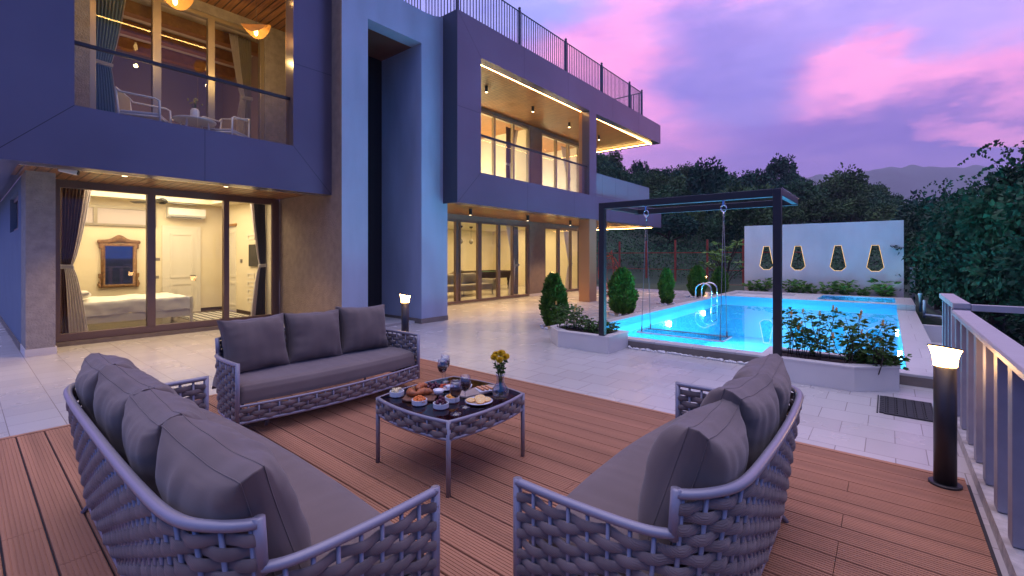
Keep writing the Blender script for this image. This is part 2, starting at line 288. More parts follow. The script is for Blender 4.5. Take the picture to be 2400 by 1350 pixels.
M['plastic']=mat('white_plastic',(.78,.77,.73),.35); M['dark']=mat('dark_plastic',(.02,.02,.022),.35); M['grey']=mat('grey_fabric_indoor',(.30,.26,.21),.85)
M['green']=mat('billiard_cloth',(.02,.30,.07),.9); M['darkwood']=mat('dark_wood',(.05,.025,.015),.4,var=.3,vscale=20)
M['thuja']=leafmat('thuja_leaf',(.13,.24,.03),(.035,.09,.015),9,.6)
M['leaf']=leafmat('shrub_leaf',(.11,.21,.045),(.045,.10,.025),14,.45); M['leaf2']=leafmat('bed_leaf',(.20,.36,.07),(.08,.18,.04),14,.45)
M['hilltree']=leafmat('hill_tree_leaf',(.075,.165,.070),(.034,.090,.050),.35,.8); M['hilltree2']=leafmat('hill_tree_leaf_olive',(.110,.180,.060),(.050,.10,.042),.35,.8)
M['hilltree3']=leafmat('hill_tree_leaf_blue',(.050,.130,.080),(.022,.070,.050),.35,.8); M['vine']=leafmat('vine_leaf',(.035,.10,.045),(.010,.034,.022),1.1,.55); M['bark']=mat('bark',(.05,.035,.028),.9,bump=.8,bscale=12)
M['grass']=mat('grass_ground',(.035,.06,.02),.95,var=.5,vscale=2.5,bump=.8,bscale=30); M['hillground']=mat('hill_ground',(.018,.042,.020),.95,var=.5,vscale=.25,bump=.6,bscale=3)
M['red']=mat('red_painted_steel',(.33,.055,.035),.5,var=.15,vscale=9); M['pebble']=mat('pebble_white',(.72,.70,.70),.55,var=.05,vscale=20)
M['mesh']=mat('wire',(.10,.06,.05),.5)
M['mount']=mat('mountain_forest',(.05,.07,.06),.95,var=.5,vscale=.012,bump=.8,bscale=.05,bdist=4)
def translucent(name,col,amt=.5):
    m=mat(name,col,.9,var=.05,vscale=5); t=m.node_tree; b=t.nodes['Principled BSDF']; o=[n for n in t.nodes if n.type=='OUTPUT_MATERIAL'][0]; tl=t.nodes.new('ShaderNodeBsdfTranslucent'); tl.inputs[0].default_value=(*col,1); mx=t.nodes.new('ShaderNodeMixShader'); mx.inputs[0].default_value=amt
    t.links.new(b.outputs[0],mx.inputs[1]); t.links.new(tl.outputs[0],mx.inputs[2]); t.links.new(mx.outputs[0],o.inputs[0]); return m
M['sheer']=translucent('white_sheer',(.85,.80,.80),.55); M['darkdrape']=translucent('dark_drape',(.24,.12,.08),.25)
# ---------------------------------------------------------------- ground, terrace, deck, terrain
def struct(o): return tag(o,kind='structure')
m=MB(); m.add([(-9,-.62,-.02),(7.14,-.62,-.02),(7.14,30,-.02),(-9,30,-.02)],[(0,1,2,3)]); m.add([(7.14,4.72,-.02),(20.2,4.72,-.02),(20.2,30,-.02),(7.14,30,-.02)],[(0,1,2,3)])
m.add([(-9,-.62,-.02),(7.14,-.62,-.02),(7.14,-.62,-1.6),(-9,-.62,-1.6)],[(3,2,1,0)])
struct(m.build('terrace',M['tile']))
m=MB(); rnd=random.Random(3)
NB=37; PIT=.165; x=4.262
def board(mb,x1,wd,y0,y1):
    # grooved composite board profile extruded along Y
    g=8; step=wd/g; prof=[]
    for k in range(g):
        a=x1-wd+k*step; prof+=[(a+step*.10,0),(a+step*.80,0),(a+step*.84,-.0032),(a+step*1.06 if k<g-1 else a+step*.98,-.0032)]
    prof=[(x1-wd,-.004)]+prof[:-1]+[(x1,-.004)]
    n=len(prof); vs=[(p[0],y0,p[1]) for p in prof]+[(p[0],y1,p[1]) for p in prof]+[(x1,y0,-.025),(x1,y1,-.025),(x1-wd,y0,-.025),(x1-wd,y1,-.025)]
    fs=[(i,i+1,n+i+1,n+i)[::-1] for i in range(n-1)]+[(n-1,2*n,2*n+1,2*n-1),(0,n,2*n+3,2*n+2),(0,2*n+2,2*n)+tuple(range(n-1,0,-1))]
    mb.add(vs,fs)
for i in range(NB):
    y=-.40; j=rnd.choice([1.1,2.0,2.9,.6]); 
    while y<5.58:
        y2=min(y+j,5.58); board(m,x,PIT-.010,y+.0015,y2-.0015); y=y2; j=rnd.choice([2.4,2.9])
    x-=PIT
deck=m.build('deck',M['deckwood']); struct(deck)
m=MB(); m.box(-2,4.30,5.585,5.63,-.02,.004); m.box(4.266,4.31,-.40,5.584,-.02,.004); struct(m.build('deck_edge_strip',M['deckwood'],bevel=.004))
m=MB(); m.box(-2,4.26,-.42,5.58,-.0195,-.0185); struct(m.build('deck_underlay',M['seam']))
# surrounding land as one sheet
SKY=[(900,400),(1300,380),(1420,372),(1520,395),(1600,388),(1700,402),(1800,405),(1900,412),(1990,412),(2060,425),(2120,452),(2160,500),(2200,560),(2300,600),(3200,620)]
def skyat(px):
    if px<=SKY[0][0]: return SKY[0][1]
    for (a,b),(c,d) in zip(SKY,SKY[1:]):
        if px<=c: return b+(d-b)*(px-a)/(c-a)
    return SKY[-1][1]
def polar(x,y):
    f=x*CA+y*SA
    return f,(1200+1070*(x*SA-y*CA)/max(f,.5))
def land(x,y):
    f,px=polar(x,y)
    base=-.12
    if y<-.9 : base=-.12-min(1.6,(-.9-y)*1.2)
    if f<24: return base
    e=(600-skyat(px))/1070; top=1.5+72*e-4.7
    t=min(1,max(0,(f-25)/(72-25))); t=t**1.15
    z=base+(max(top,-2)-base)*t if f<72 else max(top,-2)-(f-72)*.12
    if f>110: z=max(z-(0),-8)
    return z+noise.noise(Vector((x*.06,y*.06,0)))*1.0*t
m=MB(); 
def frange(a,b,s):
    o=[];v=a
    while v<b: o.append(v); v+=s
    return o+[b]
xs=[-110]+frange(-40,26,2.2)+frange(27,150,3)+[200,400,1200,2680]; ys=[-700,-300,-120]+frange(-60,0,2.5)+[-.3,.4]+frange(1.5,130,3)+[200,500,1000,1580]
xs=sorted(set(xs)); ys=sorted(set(ys))
vs=[];fs=[]
for yy in ys:
    for xx in xs:
        inside=(-9.2<xx<20.5 and -.55<yy<30)
        z=-2.6 if inside else land(xx,yy)
        vs.append((xx,yy,z))
nx=len(xs)
for j in range(len(ys)-1):
    for i in range(nx-1): fs.append((j*nx+i,j*nx+i+1,(j+1)*nx+i+1,(j+1)*nx+i))
m.add(vs,fs); struct(m.build('ground',M['hillground'],smooth=True))
m=MB(); m.add([(20.2,-.3,-.035),(27.5,-.3,-.035),(27.5,30,-.035),(20.2,30,-.035)],[(0,1,2,3)]); struct(m.build('lawn',M['grass']))
# far mountain
m=MB(); MR=[(1780,440),(1900,412),(1960,401),(2040,394),(2130,389),(2230,389),(2300,393),(2350,402),(2420,440),(2600,520)]
def mt(u,v):
    px=1700+u*950; y=600
    for (a,b),(c,d) in zip(MR,MR[1:]):
        if a<=px<=c: y=b+(d-b)*(px-a)/(c-a)
    if px<1780: y=440+(1780-px)*.9
    if px>2600: y=560
    f=1000+v*600; hgt=(600-y)/1070*1400; t=math.sin(min(1,v*1.5)*PI/2) if v<.667 else 1-(v-.667)*.8
    p=at(px,f); return (p[0],p[1],-6+max(0,hgt)*t*(1+.05*noise.noise(Vector((px*.03,v*6,0)))) )
m.grid(mt,90,24); struct(m.build('mountain',M['mount'],smooth=True))

# ---------------------------------------------------------------- swimming pool
pool=empty('swimming_pool',(12,2,0),label='lit blue swimming pool with raised white stone coping beside the tiled terrace',cat='swimming pool')
PX0,PX1,PY0,PY1=7.36,17.1,-.2,4.5; WZ=-.065
m=MB(); zb=-1.25; i0,i1,k0,k1=PX0+.004,PX1-.004,PY0+.004,PY1-.004
m.add([(i0,k0,zb),(i1,k0,zb),(i1,k1,zb),(i0,k1,zb),(i0,k0,-.05),(i1,k0,-.05),(i1,k1,.1),(i0,k1,.1)],[(0,1,2,3),(0,4,5,1),(1,5,6,2),(2,6,7,3),(3,7,4,0)]); m.add([(i1,k0,-.05),(i1,k1,.1),(i1,k0,.1)],[(0,1,2)]); m.build('basin',M['pooltile'],pool)
m=MB(); m.box(7.12,7.36,-.60,4.74,-.06,.115); m.box(7.36,17.6,4.5,4.74,-.06,.115); m.box(17.1,17.55,-.6,4.5,-.06,.115); m.box(17.55,20.0,1.78,2.55,-.06,.115); m.box(19.6,20.0,-.6,1.78,-.06,.1148); m.box(19.3,20.0,2.55,4.74,-.06,.1152); m.box(17.55,19.6,-.6,-.18,-.06,.1152); m.box(17.6,19.3,4.5,4.74,-.06,.1148)
m.build('coping',M['coping'],pool,bevel=.006)
m=MB(); m.box(7.36,17.1,-.6,-.2,-.3,-.045); m.build('overflow_edge',M['coping'],pool)
m=MB(); m.box(7.17,7.3,-.58,4.7,-.3,-.06); m.box(7.2,17.4,-.56,-.31,-1.7,-.301); m.box(7.10,7.116,-.6,4.74,-.02,.085); m.box(17.4,19.98,-.58,-.3,-1.7,-.06);m.build('base_wall',M['kerb'],pool)
m=MB(); 
wm=MB(); wm.add([(PX0,PY0-.32,WZ+.018),(PX1,PY0-.32,WZ+.018),(PX1,PY1,WZ+.018),(PX0,PY1,WZ+.018)],[(0,1,2,3)]); tag(wm.build('water',M['water'],None),kind='structure')
m=MB(); jx0,jx1,jy0,jy1=17.554,19.596,-.176,1.776
m.add([(jx0,jy0,-.5),(jx1,jy0,-.5),(jx1,jy1,-.5),(jx0,jy1,-.5),(jx0,jy0,.1),(jx1,jy0,.1),(jx1,jy1,.1),(jx0,jy1,.1)],[(0,1,2,3),(0,4,5,1),(1,5,6,2),(2,6,7,3),(3,7,4,0)]); m.build('spa_basin',M['pooltile'],pool)
wm=MB(); wm.add([(jx0,jy0,.095),(jx1,jy0,.095),(jx1,jy1,.095),(jx0,jy1,.095)],[(0,1,2,3)]); tag(wm.build('water',M['water'],None),kind='structure')
m=MB(); m.add([(17.604,2.554,.045),(19.296,2.554,.045),(19.296,4.496,.045),(17.604,4.496,.045),(17.604,2.554,.1),(19.296,2.554,.1),(19.296,4.496,.1),(17.604,4.496,.1)],[(0,1,2,3),(0,4,5,1),(1,5,6,2),(2,6,7,3),(3,7,4,0)]); m.build('empty_basin',M['planterstone'],pool)
# underwater lamps (left wall and right wall)
lampw=emis('pool_lamp_glow',(.75,.93,1),40)
PL=[(9.0,4.46),(12.0,4.46),(14.9,4.46),(8.6,-.16),(10.9,-.16),(14.0,-.16)]
for i,(lx,ly) in enumerate(PL):
    m=MB(); s=-1 if ly>1 else 1
    m.tube([(lx,ly+s*-.03,-.30),(lx,ly+s*.02,-.30)],.075,16); m.build('pool_lamp',lampw,pool,smooth=False)
    ld=bpy.data.lights.new('pool_light','SPOT'); ld.energy=520; ld.color=(.34,.82,1); ld.shadow_soft_size=.25; ld.spot_size=R(165); ld.spot_blend=1
    lo=bpy.data.objects.new('pool_light',ld); COL.objects.link(lo); lo.location=(lx,ly+s*.25,-.3); lo.rotation_euler=(R(62)*s,0,0)
ld=bpy.data.lights.new('spa_light','SPOT'); ld.energy=200; ld.color=(.34,.82,1); ld.shadow_soft_size=.1; ld.spot_size=R(165); ld.spot_blend=1; lo=bpy.data.objects.new('spa_light',ld); COL.objects.link(lo); lo.location=(18.5,1.6,-.05); lo.rotation_euler=(R(-60),0,0)
# ladder rails
lad=empty('pool_ladder',(15.2,4.5,.115),label='chrome pool ladder with two curved handrails on the left pool edge',cat='ladder')
for xx in (14.85,15.45):
    m=MB(); pts=[]
    for k in range(15):
        a=PI*k/14; pts.append((xx,4.46+.24*math.cos(a),.42+.22*math.sin(a)))
    m.tube([(xx,4.70,.1)]+pts+[(xx,4.22,-.6)],.021,10); m.build('handrail',M['chrome'],lad,smooth=True)
for z in (-.05,-.3,-.55):
    MB().tube([(14.85,4.22,z),(15.45,4.22,z)],.02,8).build('tread',M['chrome'],lad,smooth=True)
# pool wall with lit cut-outs
wall=empty('feature_wall',(20.68,2.1,0),label='white rendered screen wall with four lit hexagonal openings behind the pool',cat='wall')
HEX=[(3.76,.22),(2.68,.22),(1.42,.22),(.345,.22)]
def hexo(cy,g=0,k=1):
    a=.12+g; b=.25*k+g; return [(cy-a*.9,1.89+g),(cy+a*.9,1.89+g),(cy+b,1.10),(cy+.11*k+g*.5,.95-g),(cy-.11*k-g*.5,.95-g),(cy-b,1.10)]
m=MB()
edges=[4.56,3.22,2.05,.88,-.42]
for i,(cy,_) in enumerate(HEX):
    y1,y0=edges[i],edges[i+1]; h=hexo(cy)
    out=[(y0,2.73),(y1,2.73),(y1,1.10),(y1,-.1),(y0,-.1),(y0,1.10)]
    inn=h
    for xx,fl in ((20.6,False),(20.75,True)):
        vs=[(xx,p[0],p[1]) for p in out+inn]; fs=[(k,(k+1)%6,6+(k+1)%6,6+k) for k in range(6)]
        m.add(vs,[f[::-1] for f in fs] if not fl else fs)
    vs=[(20.6,p[0],p[1]) for p in inn]+[(20.75,p[0],p[1]) for p in inn]; m.add(vs,[(k,(k+1)%6,6+(k+1)%6,6+k) for k in range(6)])
m.add([(20.6,4.56,-.1),(20.75,4.56,-.1),(20.75,4.56,2.73),(20.6,4.56,2.73)],[(0,1,2,3)]); m.add([(20.6,-.42,-.1),(20.75,-.42,-.1),(20.75,-.42,2.73),(20.6,-.42,2.73)],[(3,2,1,0)]); m.add([(20.6,-.42,2.73),(20.75,-.42,2.73),(20.75,4.56,2.73),(20.6,4.56,2.73)],[(0,1,2,3)])
m.build('wall',M['whitewall'],wall)
for cy,_ in HEX:
    MB().ring(hexo(cy,-.004),hexo(cy,-.014),20.604,20.625,'x').build('led_outline',M['led_dim'],wall)
pst=empty('shower_post',(20.9,-.62,0),label='grey shower post with a small tap standing right of the screen wall',cat='shower')
MB().box(20.8,20.93,-.72,-.58,-.1,1.12).build('post',M['rail_metal'],pst,bevel=.005); MB().tube([(20.8,-.72,1.08),(20.8,-.9,1.08),(20.8,-.95,1.04)],.018,8).build('tap',M['chrome'],pst,smooth=True)
m=MB(); m.tube([(17.0,-.78,-.2),(17.0,-.78,.28)],.035,10); m.tube([(16.9,-.8,-.12),(16.7,-1.1,-.12),(16.6,-1.14,-.18),(16.6,-1.14,-.5)],.035,10)
PV=mat('pvc',(.5,.62,.68),.35)
tag(m.build('drain_pipe',PV,smooth=True),'white plastic drain pipe with a bend beside the far right pool corner','pipe')
tag(MB().lathe([(.035,-.1),(.035,.36),(.05,.37),(.05,.43),(.035,.43)],(17.6,-.72,0),12).build('drain_pipe',PV,smooth=True),'short upright white pipe with a collar, farther one at the pool corner','pipe')
m=MB(); m.box(8.2,14.5,-1.75,-1.55,-1.6,-.12); m.box(14.4,14.55,-1.75,-.58,-1.6,-.12); m.add([(8,-1.6,-.5),(14.4,-1.6,-.5),(14.4,-.57,-.5),(8,-.57,-.5)],[(0,1,2,3)])
tag(m.build('overflow_trough',M['planterstone']),'pale stone overflow trough running below the right side of the pool','trough')
# planting bed
m=MB()
def bed(u,v):
    return (20.02+.56*u,-.42+5.0*v,.03+.03*noise.noise(Vector((u*6,v*30,0))))
m.grid(bed,8,60); struct(m.build('planting_bed',M['redsoil']))
def bedplant(seed,h,wd,n):
    rd=random.Random(seed); m=MB()
    for i in range(n):
        a=rd.uniform(0,2*PI); t=rd.random(); rr=wd*.5*rd.uniform(.2,1)*(0.5+.5*t); p=Vector((rr*math.cos(a)*t,rr*math.sin(a)*t,h*t*rd.uniform(.5,1)))
        for k in range(5):
            b=a+rd.uniform(-1.6,1.6); m.leaf(p,(math.cos(b),math.sin(b),rd.uniform(-.1,.7)),rd.uniform(.09,.15),rd.uniform(.035,.055))
    return m
bp=[bedplant(s,.36,.42,26) for s in (1,2,3)]; bps=[]
BL=[(1763,.30),(1795,.42),(1855,.30),(1885,.26),(1943,.32),(1990,.24),(2035,.36),(2060,.34),(2098,.40)]
BLn=['leftmost leafy green plant at the foot of the screen wall','bushy plant under the first lit opening, second from the left in the bed','low plant between the first and second lit openings','small sparse plant near the second lit opening','broad leafy plant under the second gap of the screen wall','thin sprig of a plant midway along the wall bed','bright green plant under the third lit opening','dense green plant right of the third lit opening','rightmost leafy plant at the right end of the wall bed']
blab=['leftmost leafy plant at the foot of the white screen wall','tall leafy plant just left of the dark swing post in the wall bed','plant just right of the dark swing post in the wall bed','leafy plant beside the blue flower at the foot of the screen wall','small thin plant in the middle of the wall bed','leafy plant under the third lit opening from the left','wide leafy plant between the third and fourth lit openings','small plant under the left side of the rightmost lit opening','rightmost leafy plant of the wall bed, under the rightmost lit opening']
for i,px in enumerate([1765,1792,1852,1876,1905,1943,1985,2022,2074]):
    X=20.3; r=(px-1200)/1070; Y=X*(SA-CA*r)/(CA+SA*r)
    m=bp[i%3]; 
    if i<3: o=m.build('bed_plant',M['leaf2'],smooth=False); bps.append(o)
    else: o=bps[i%3].copy(); COL.objects.link(o)
    s=1.45*[1,1.15,1,1.15,.7,1.05,1.2,.85,1.25][i]; o.location=(X,Y,.04); o.scale=(s*1.15,s*1.15,s); o.rotation_euler=(0,0,i*1.3)
    tag(o,blab[i],'plant','plants in the bed below the screen wall')

# ---------------------------------------------------------------- planters and plants
def planter(name,poly,label,zt=.25):
    cx=sum(p[0] for p in poly)/len(poly); cy=sum(p[1] for p in poly)/len(poly); t=empty(name,(cx,cy,0),label=label,cat='planter')
    def sc_(k): 
        return [(cx+(p[0]-cx)*(1-k/abs(p[0]-cx) if abs(p[0]-cx)>k else .2),cy+(p[1]-cy)*(1-k/abs(p[1]-cy) if abs(p[1]-cy)>k else .2)) for p in poly]
    MB().ring(poly,sc_(.05),-.02,zt-.022).build('box',M['planterstone'],t,bevel=.002)
    ex=[(cx+(p[0]-cx)*1.02,cy+(p[1]-cy)*1.02) for p in poly]
    MB().ring(ex,sc_(.12),zt-.022,zt).build('rim',M['planterstone'],t,bevel=.004)
    MB().prism(sc_(.055),zt-.12,zt-.05).build('soil',M['soil'],t)
    return t
planter('planter',[(6.74,4.66),(6.40,4.27),(6.40,3.34),(7.10,3.34),(7.10,4.66)],'low white stone planter under the left swing post')
planter('planter',[(6.38,.29),(6.72,-.10),(7.11,-.10),(7.11,1.24),(6.38,1.24)],'low white stone planter with orange flower spikes under the right swing post',.26)
def shrub(name,loc,h,n,spread,label,seed,flowers=0,lsize=.06):
    rd=random.Random(seed); t=empty(name,loc,label=label,cat='shrub'); st=MB(); lf=MB(); FS=[]
    for i in range(n):
        bx,by=spread[0]*rd.uniform(-.5,.5),spread[1]*rd.uniform(-.5,.5); hh=h*rd.uniform(.5,1.0); lx,ly=rd.uniform(-.16,.16),rd.uniform(-.16,.16); pts=[]
        for k in range(7):
            q=k/6; pts.append(Vector((bx+lx*q+.03*math.sin(q*5+i),by+ly*q+.03*math.cos(q*4+i*2),hh*q)))
        st.tube(pts,[.006*(1-.6*k/6) for k in range(7)],5)
        nl=int(9+9*hh/h)
        for k in range(nl):
            q=.25+.75*rd.random()**.7; j=min(5,int(q*6)); p=pts[j].lerp(pts[j+1],q*6-j)
            a=rd.uniform(0,2*PI); d=Vector((math.cos(a),math.sin(a),rd.uniform(-.3,.5))); e=p+d*rd.uniform(.02,.08); st.tube([p,e],.002,3)
            for z in range(3):
                b=a+rd.uniform(-1.3,1.3); lf.leaf(e,(math.cos(b),math.sin(b),rd.uniform(-.5,.4)),lsize*rd.uniform(.7,1.3),lsize*rd.uniform(.4,.6))
        if rd.random()<flowers:
            p=pts[-1]; fl=MB(); FS.append(fl)
            for k in range(14):
                a=k*2.4; q=k/14; fl.leaf(p+Vector((0,0,q*.06-.01)),(math.cos(a),math.sin(a),1.3),.026,.017)
    st.build('stems',M['bark'],t,local=True); lf.build('leaves',M['leaf'],t,local=True)
    if FS: M.setdefault('spike',mat('flower_orange',(.75,.42,.10),.6))
    for q in FS: q.build('flower_spike',M['spike'],t,local=True)
    return t
shrub('flowering_shrub',(6.78,.56,.17),.66,30,(.42,.95),'tall flowering shrub with orange spikes growing in the right planter',5,.6,.062)
shrub('low_plant',(6.85,.1,.17),.3,10,(.4,.3),'low dark leaves at the right end of the right planter',8,0,.08)
shrub('leafy_shrub',(6.82,4.25,.17),.50,13,(.35,.4),'loose leafy shrub at the left end of the left planter',6,.12,.055)
shrub('leafy_shrub',(6.8,3.72,.17),.30,16,(.35,.55),'low leafy plants beside the post in the left planter',9,0,.06)
def thuja(h,wd,seed,n):
    rd=random.Random(seed); m=MB()
    for i in range(n):
        t=rd.random(); z=h*(.02+.98*t); prof=max(.06,max(0,math.sin(PI*(.13+.87*t)))**.62)
        a=rd.uniform(0,2*PI); lump=1+.38*noise.noise(Vector((math.cos(a)*1.6,math.sin(a)*1.6,z*4+seed))); rr=wd/2*prof*lump*(rd.random()**.28)
        p=Vector((rr*math.cos(a),rr*math.sin(a),z)); l=rd.uniform(.05,.12); tl=rd.uniform(.6,1.6)
        d=Vector((math.cos(a)+rd.uniform(-.5,.5),math.sin(a)+rd.uniform(-.5,.5),tl)); m.leaf(p,d,l,l*.38,.1)
        m.leaf(p,d+Vector((rd.uniform(-.6,.6),rd.uniform(-.6,.6),0)),l*.8,l*.3,.1)
    return m
TH=[((8.06,5.48),1.1,.50,'tall narrow conifer bush next to the left planter'),((11.0,5.33),1.16,.66,'widest conifer bush, just right of the left swing post'),((14.15,5.36),1.08,.40,'thin conical conifer bush standing alone in front of the red fence'),((17.41,5.44),1.12,.6,'rounded conifer bush left of the pool ladder'),((19.0,5.08),1.05,.55,'yellow green conifer bush at the far left pool corner')]
peb=MB().ball((0,0,0),1,8,6,1.2,1,.7,.25).build('pebble',M['pebble'],smooth=True); nP=[0]
def pebble(x,y,z,s,lab):
    o=peb if nP[0]==0 else peb.copy()
    if nP[0]: COL.objects.link(o)
    nP[0]+=1; o.location=(x,y,z+s*.5); o.scale=(s*random.uniform(.8,1.25),s*random.uniform(.8,1.25),s); o.rotation_euler=(0,0,random.uniform(0,6)); tag(o,lab,'pebble','white pebbles by the pool')
for i,((x,y),h,wd,lab) in enumerate(TH):
    t=empty('conifer_bush',(x,y,-.02),label=lab,cat='bush',group='conifer bushes along the pool')
    thuja(h,wd,i+20,int(4200*wd*h/.55)).build('foliage',M['thuja'],t,local=True); MB().tube([(0,0,0),(0,0,h*.5)],.025,7).build('trunk',M['bark'],t,local=True)
    for k in range(13):
        a=random.uniform(0,2*PI); rr=wd*.5+random.uniform(-.02,.12); pebble(x+rr*math.cos(a),y+rr*math.sin(a),-.02,random.uniform(.025,.045),'white pebble in the small ring around a conifer bush')
y=3.3
while y>1.32:
    pebble(7.03+random.uniform(-.04,.03),y,-.02,random.uniform(.016,.034),'white pebble in the row at the foot of the pool kerb'); y-=random.uniform(.018,.05)
# ---------------------------------------------------------------- swing frame and swing
fr=empty('swing_stand',(6.45,2.26,.25),label='black steel swing frame with glass roof spanning between the two white planters',cat='swing stand')
for y0 in (3.42,1.01): MB().box(6.405,6.495,y0,y0+.09,.25,2.33).build('post',M['blackmetal'],fr,bevel=.004)
MB().box(6.405,6.495,1.101,3.419,2.235,2.33).build('front_beam',M['blackmetal'],fr,bevel=.004)
MB().box(7.73,7.8,1.01,3.51,2.24,2.33).build('back_beam',M['blackmetal'],fr,bevel=.004)
for y0 in (3.44,1.01): MB().box(6.496,7.729,y0,y0+.07,2.25,2.325).build('side_arm',M['blackmetal'],fr,bevel=.004)
MB().box(6.42,7.79,1.0,3.52,2.332,2.342).build('glass_roof',M['clearglass'],fr)
sw=empty('swing',(6.45,2.22,.4),label='clear acrylic swing seat hanging on steel cables over the pool edge',cat='swing')
MB().box(6.25,6.65,1.63,2.8,.39,.415).build('seat',M['acrylic'],sw,bevel=.003)
MB().ring([(6.245,1.625),(6.655,1.625),(6.655,2.805),(6.245,2.805)],[(6.253,1.633),(6.647,1.633),(6.647,2.797),(6.253,2.797)],.394,.411).build('seat_edge',M['acryledge'],sw)
for y0 in (1.68,2.75):
    hy=y0; m=MB(); m.box(6.43,6.47,hy-.012,hy+.012,2.17,2.236); m.build('hook_plate',M['chrome'],sw)
    m=MB(); m.tube([(6.45+.0,hy+.035*math.cos(a*PI/6),2.13+.045*math.sin(a*PI/6)) for a in range(12)],.009,8,closed=True); m.tube([(6.45,hy,2.085),(6.45,hy,2.02)],.012,8); m.build('shackle',M['chrome'],sw,smooth=True)
    for xx in (6.29,6.61):
        m=MB(); m.tube([(6.45+(.012 if xx>6.45 else -.012),hy,2.03),(xx,y0,.42)],.0045,6); m.tube([(6.45+(xx-6.45)*.04,hy,2.04),(6.45+(xx-6.45)*.09,hy,1.96)],.009,8); m.tube([(xx,y0,.4),(xx-(xx-6.45)*.02,y0,.48)],.010,8); m.build('cable',M['cable'],sw,smooth=True)
# ---------------------------------------------------------------- bollard lights
def bollard(x,y,h,label,k=1):
    t=empty('bollard_lamp',(x,y,0),label=label,cat='bollard lamp',group='bollard lamps with glowing flared heads')
    MB().lathe([(.085*k,0),(.085*k,.012),(.08*k,.016)],n=24).build('base_plate',M['blackmetal'],t,local=True,smooth=False)
    MB().lathe([(.058*k,.016),(.058*k,h-.125)],n=24).build('post',M['blackmetal'],t,local=True,smooth=True)
    pr=[(.060*k,h-.125)]+[((.060+.023*q**2.2)*k,h-.125+.115*q) for q in [.2,.4,.6,.75,.88,1]]
    MB().lathe(pr,n=28,tilt=(-.18,.11,h-.125,.115)).build('lamp_shade',M['lampglow'],t,local=True,smooth=True)
    MB().lathe([(.087*k,h-.0098),(.089*k,h-.005),(.087*k,h-.001)],n=28,tilt=(-.18,.11,h-.125,.115)).build('cap',M['blackmetal'],t,local=True)
    return t
bollard(4.12,-.29,.905,'nearest bollard lamp, glowing on the deck corner beside the white railing')
bollard(4.42,5.79,.905,'bollard lamp glowing behind the sofa, in front of the blue tower wall')
bollard(21.3,6.33,.6,'smallest, farthest bollard lamp glowing on the lawn before the red fence')
# door mat
m=MB()
for i in range(9):
    for j in range(6): m.box(5.68+i*.075,5.68+i*.075+.06,-.33+j*.07,-.33+j*.07+.045,-.02,-.006)
for i in range(10): m.box(5.662+i*.075,5.678+i*.075,-.345,.03,-.02,-.007)
for j in range(7): m.box(5.66,6.36,-.357+j*.07+.012,-.357+j*.07+.022,-.02,-.009)
tag(m.build('rubber_mat',mat('rubber',(.03,.03,.034),.7)),'black perforated rubber mat on the tiles by the far railing','mat')
# ---------------------------------------------------------------- right railing
ra=empty('railing',(4.2,-.5,0),label='white metal railing with wide vertical slats running beside the deck',cat='railing')
MB().prism([(-.58,1.0),(-.465,1.0),(-.455,.985),(-.455,.955),(-.58,.955)],-.8,5.88,'x').build('top_rail',M['rail_metal'],ra,bevel=.004)
x=5.72
while x>-.6:
    MB().box(x,x+.11,-.56,-.475,.06,.955).build('slat',M['slat_metal'],ra,bevel=.003); x-=.4
MB().prism([(-.65,-.1),(-.44,-.1),(-.45,.055),(-.65,.055)],-.8,5.9,'x').build('kerb',mat('kerb_concrete',(.42,.39,.36),.85,var=.2,vscale=14,bump=.6,bscale=40),ra)
rb=empty('railing',(6.8,-.5,0),label='short higher white railing section ending beside the pool corner',cat='railing')
MB().box(6.02,7.48,-.60,-.475,1.0,1.055).build('top_rail',M['rail_metal'],rb,bevel=.006); MB().box(6.03,6.11,-.60,-.47,-.05,1.0).build('post',M['rail_metal'],rb,bevel=.004)
for x in (6.4,6.75,7.1,7.4): MB().box(x,x+.06,-.56,-.5,-.05,1.0).build('slat',M['slat_metal'],rb,bevel=.003)
rc=empty('railing',(6.06,-2,0),label='white railing running out to the right over dark ground',cat='railing')
MB().box(6.02,6.09,-6,-.602,.985,1.045).build('top_rail',M['rail_metal'],rc,bevel=.004); MB().box(6.03,6.08,-6,-.602,.06,.1).build('bottom_rail',M['rail_metal'],rc)
for y0 in (-1.23,-1.75,-2.8,-3.9): MB().box(6.02,6.09,y0,y0+.07,-.3,.985).build('post',M['rail_metal'],rc,bevel=.003)
m=MB(); m.box(-1,7.15,-.95,-.63,-.1,-.06); tag(m.build('gravel_strip',mat('gravel',(.25,.24,.23),.9,var=.5,vscale=40,bump=1,bscale=60)),kind='stuff',label='gravel along the outer side of the railing kerb',cat='gravel')
# ---------------------------------------------------------------- red fence
fe=empty('mesh_fence',(26,9,0),label='red steel post fence with wire mesh in front of the hillside',cat='fence')
for y0 in (21,19.2,17.4,15.7,14.2,12.8,11.07,9.35,7.6,5.81,4.1,2.4): MB().box(25.97,26.05,y0-.04,y0+.05,-.3,2.4).build('post',M['red'],fe)
MB().box(25.985,26.035,2,21,1.66,1.71).build('top_rail',M['red'],fe); MB().box(25.99,26.03,2,21,.72,.75).build('mid_rail',M['red'],fe); MB().box(25.99,26.1,2,21,-.3,-.02).build('base_rail',M['red'],fe)
m=MB(); 
yy=2.0
while yy<21: m.box(26.006,26.014,yy,yy+.006,-.1,1.66); yy+=.14
z=0
while z<1.66: m.box(26.006,26.013,2,21,z,z+.005); z+=.14
m.build('wire_mesh',M['mesh'],fe)
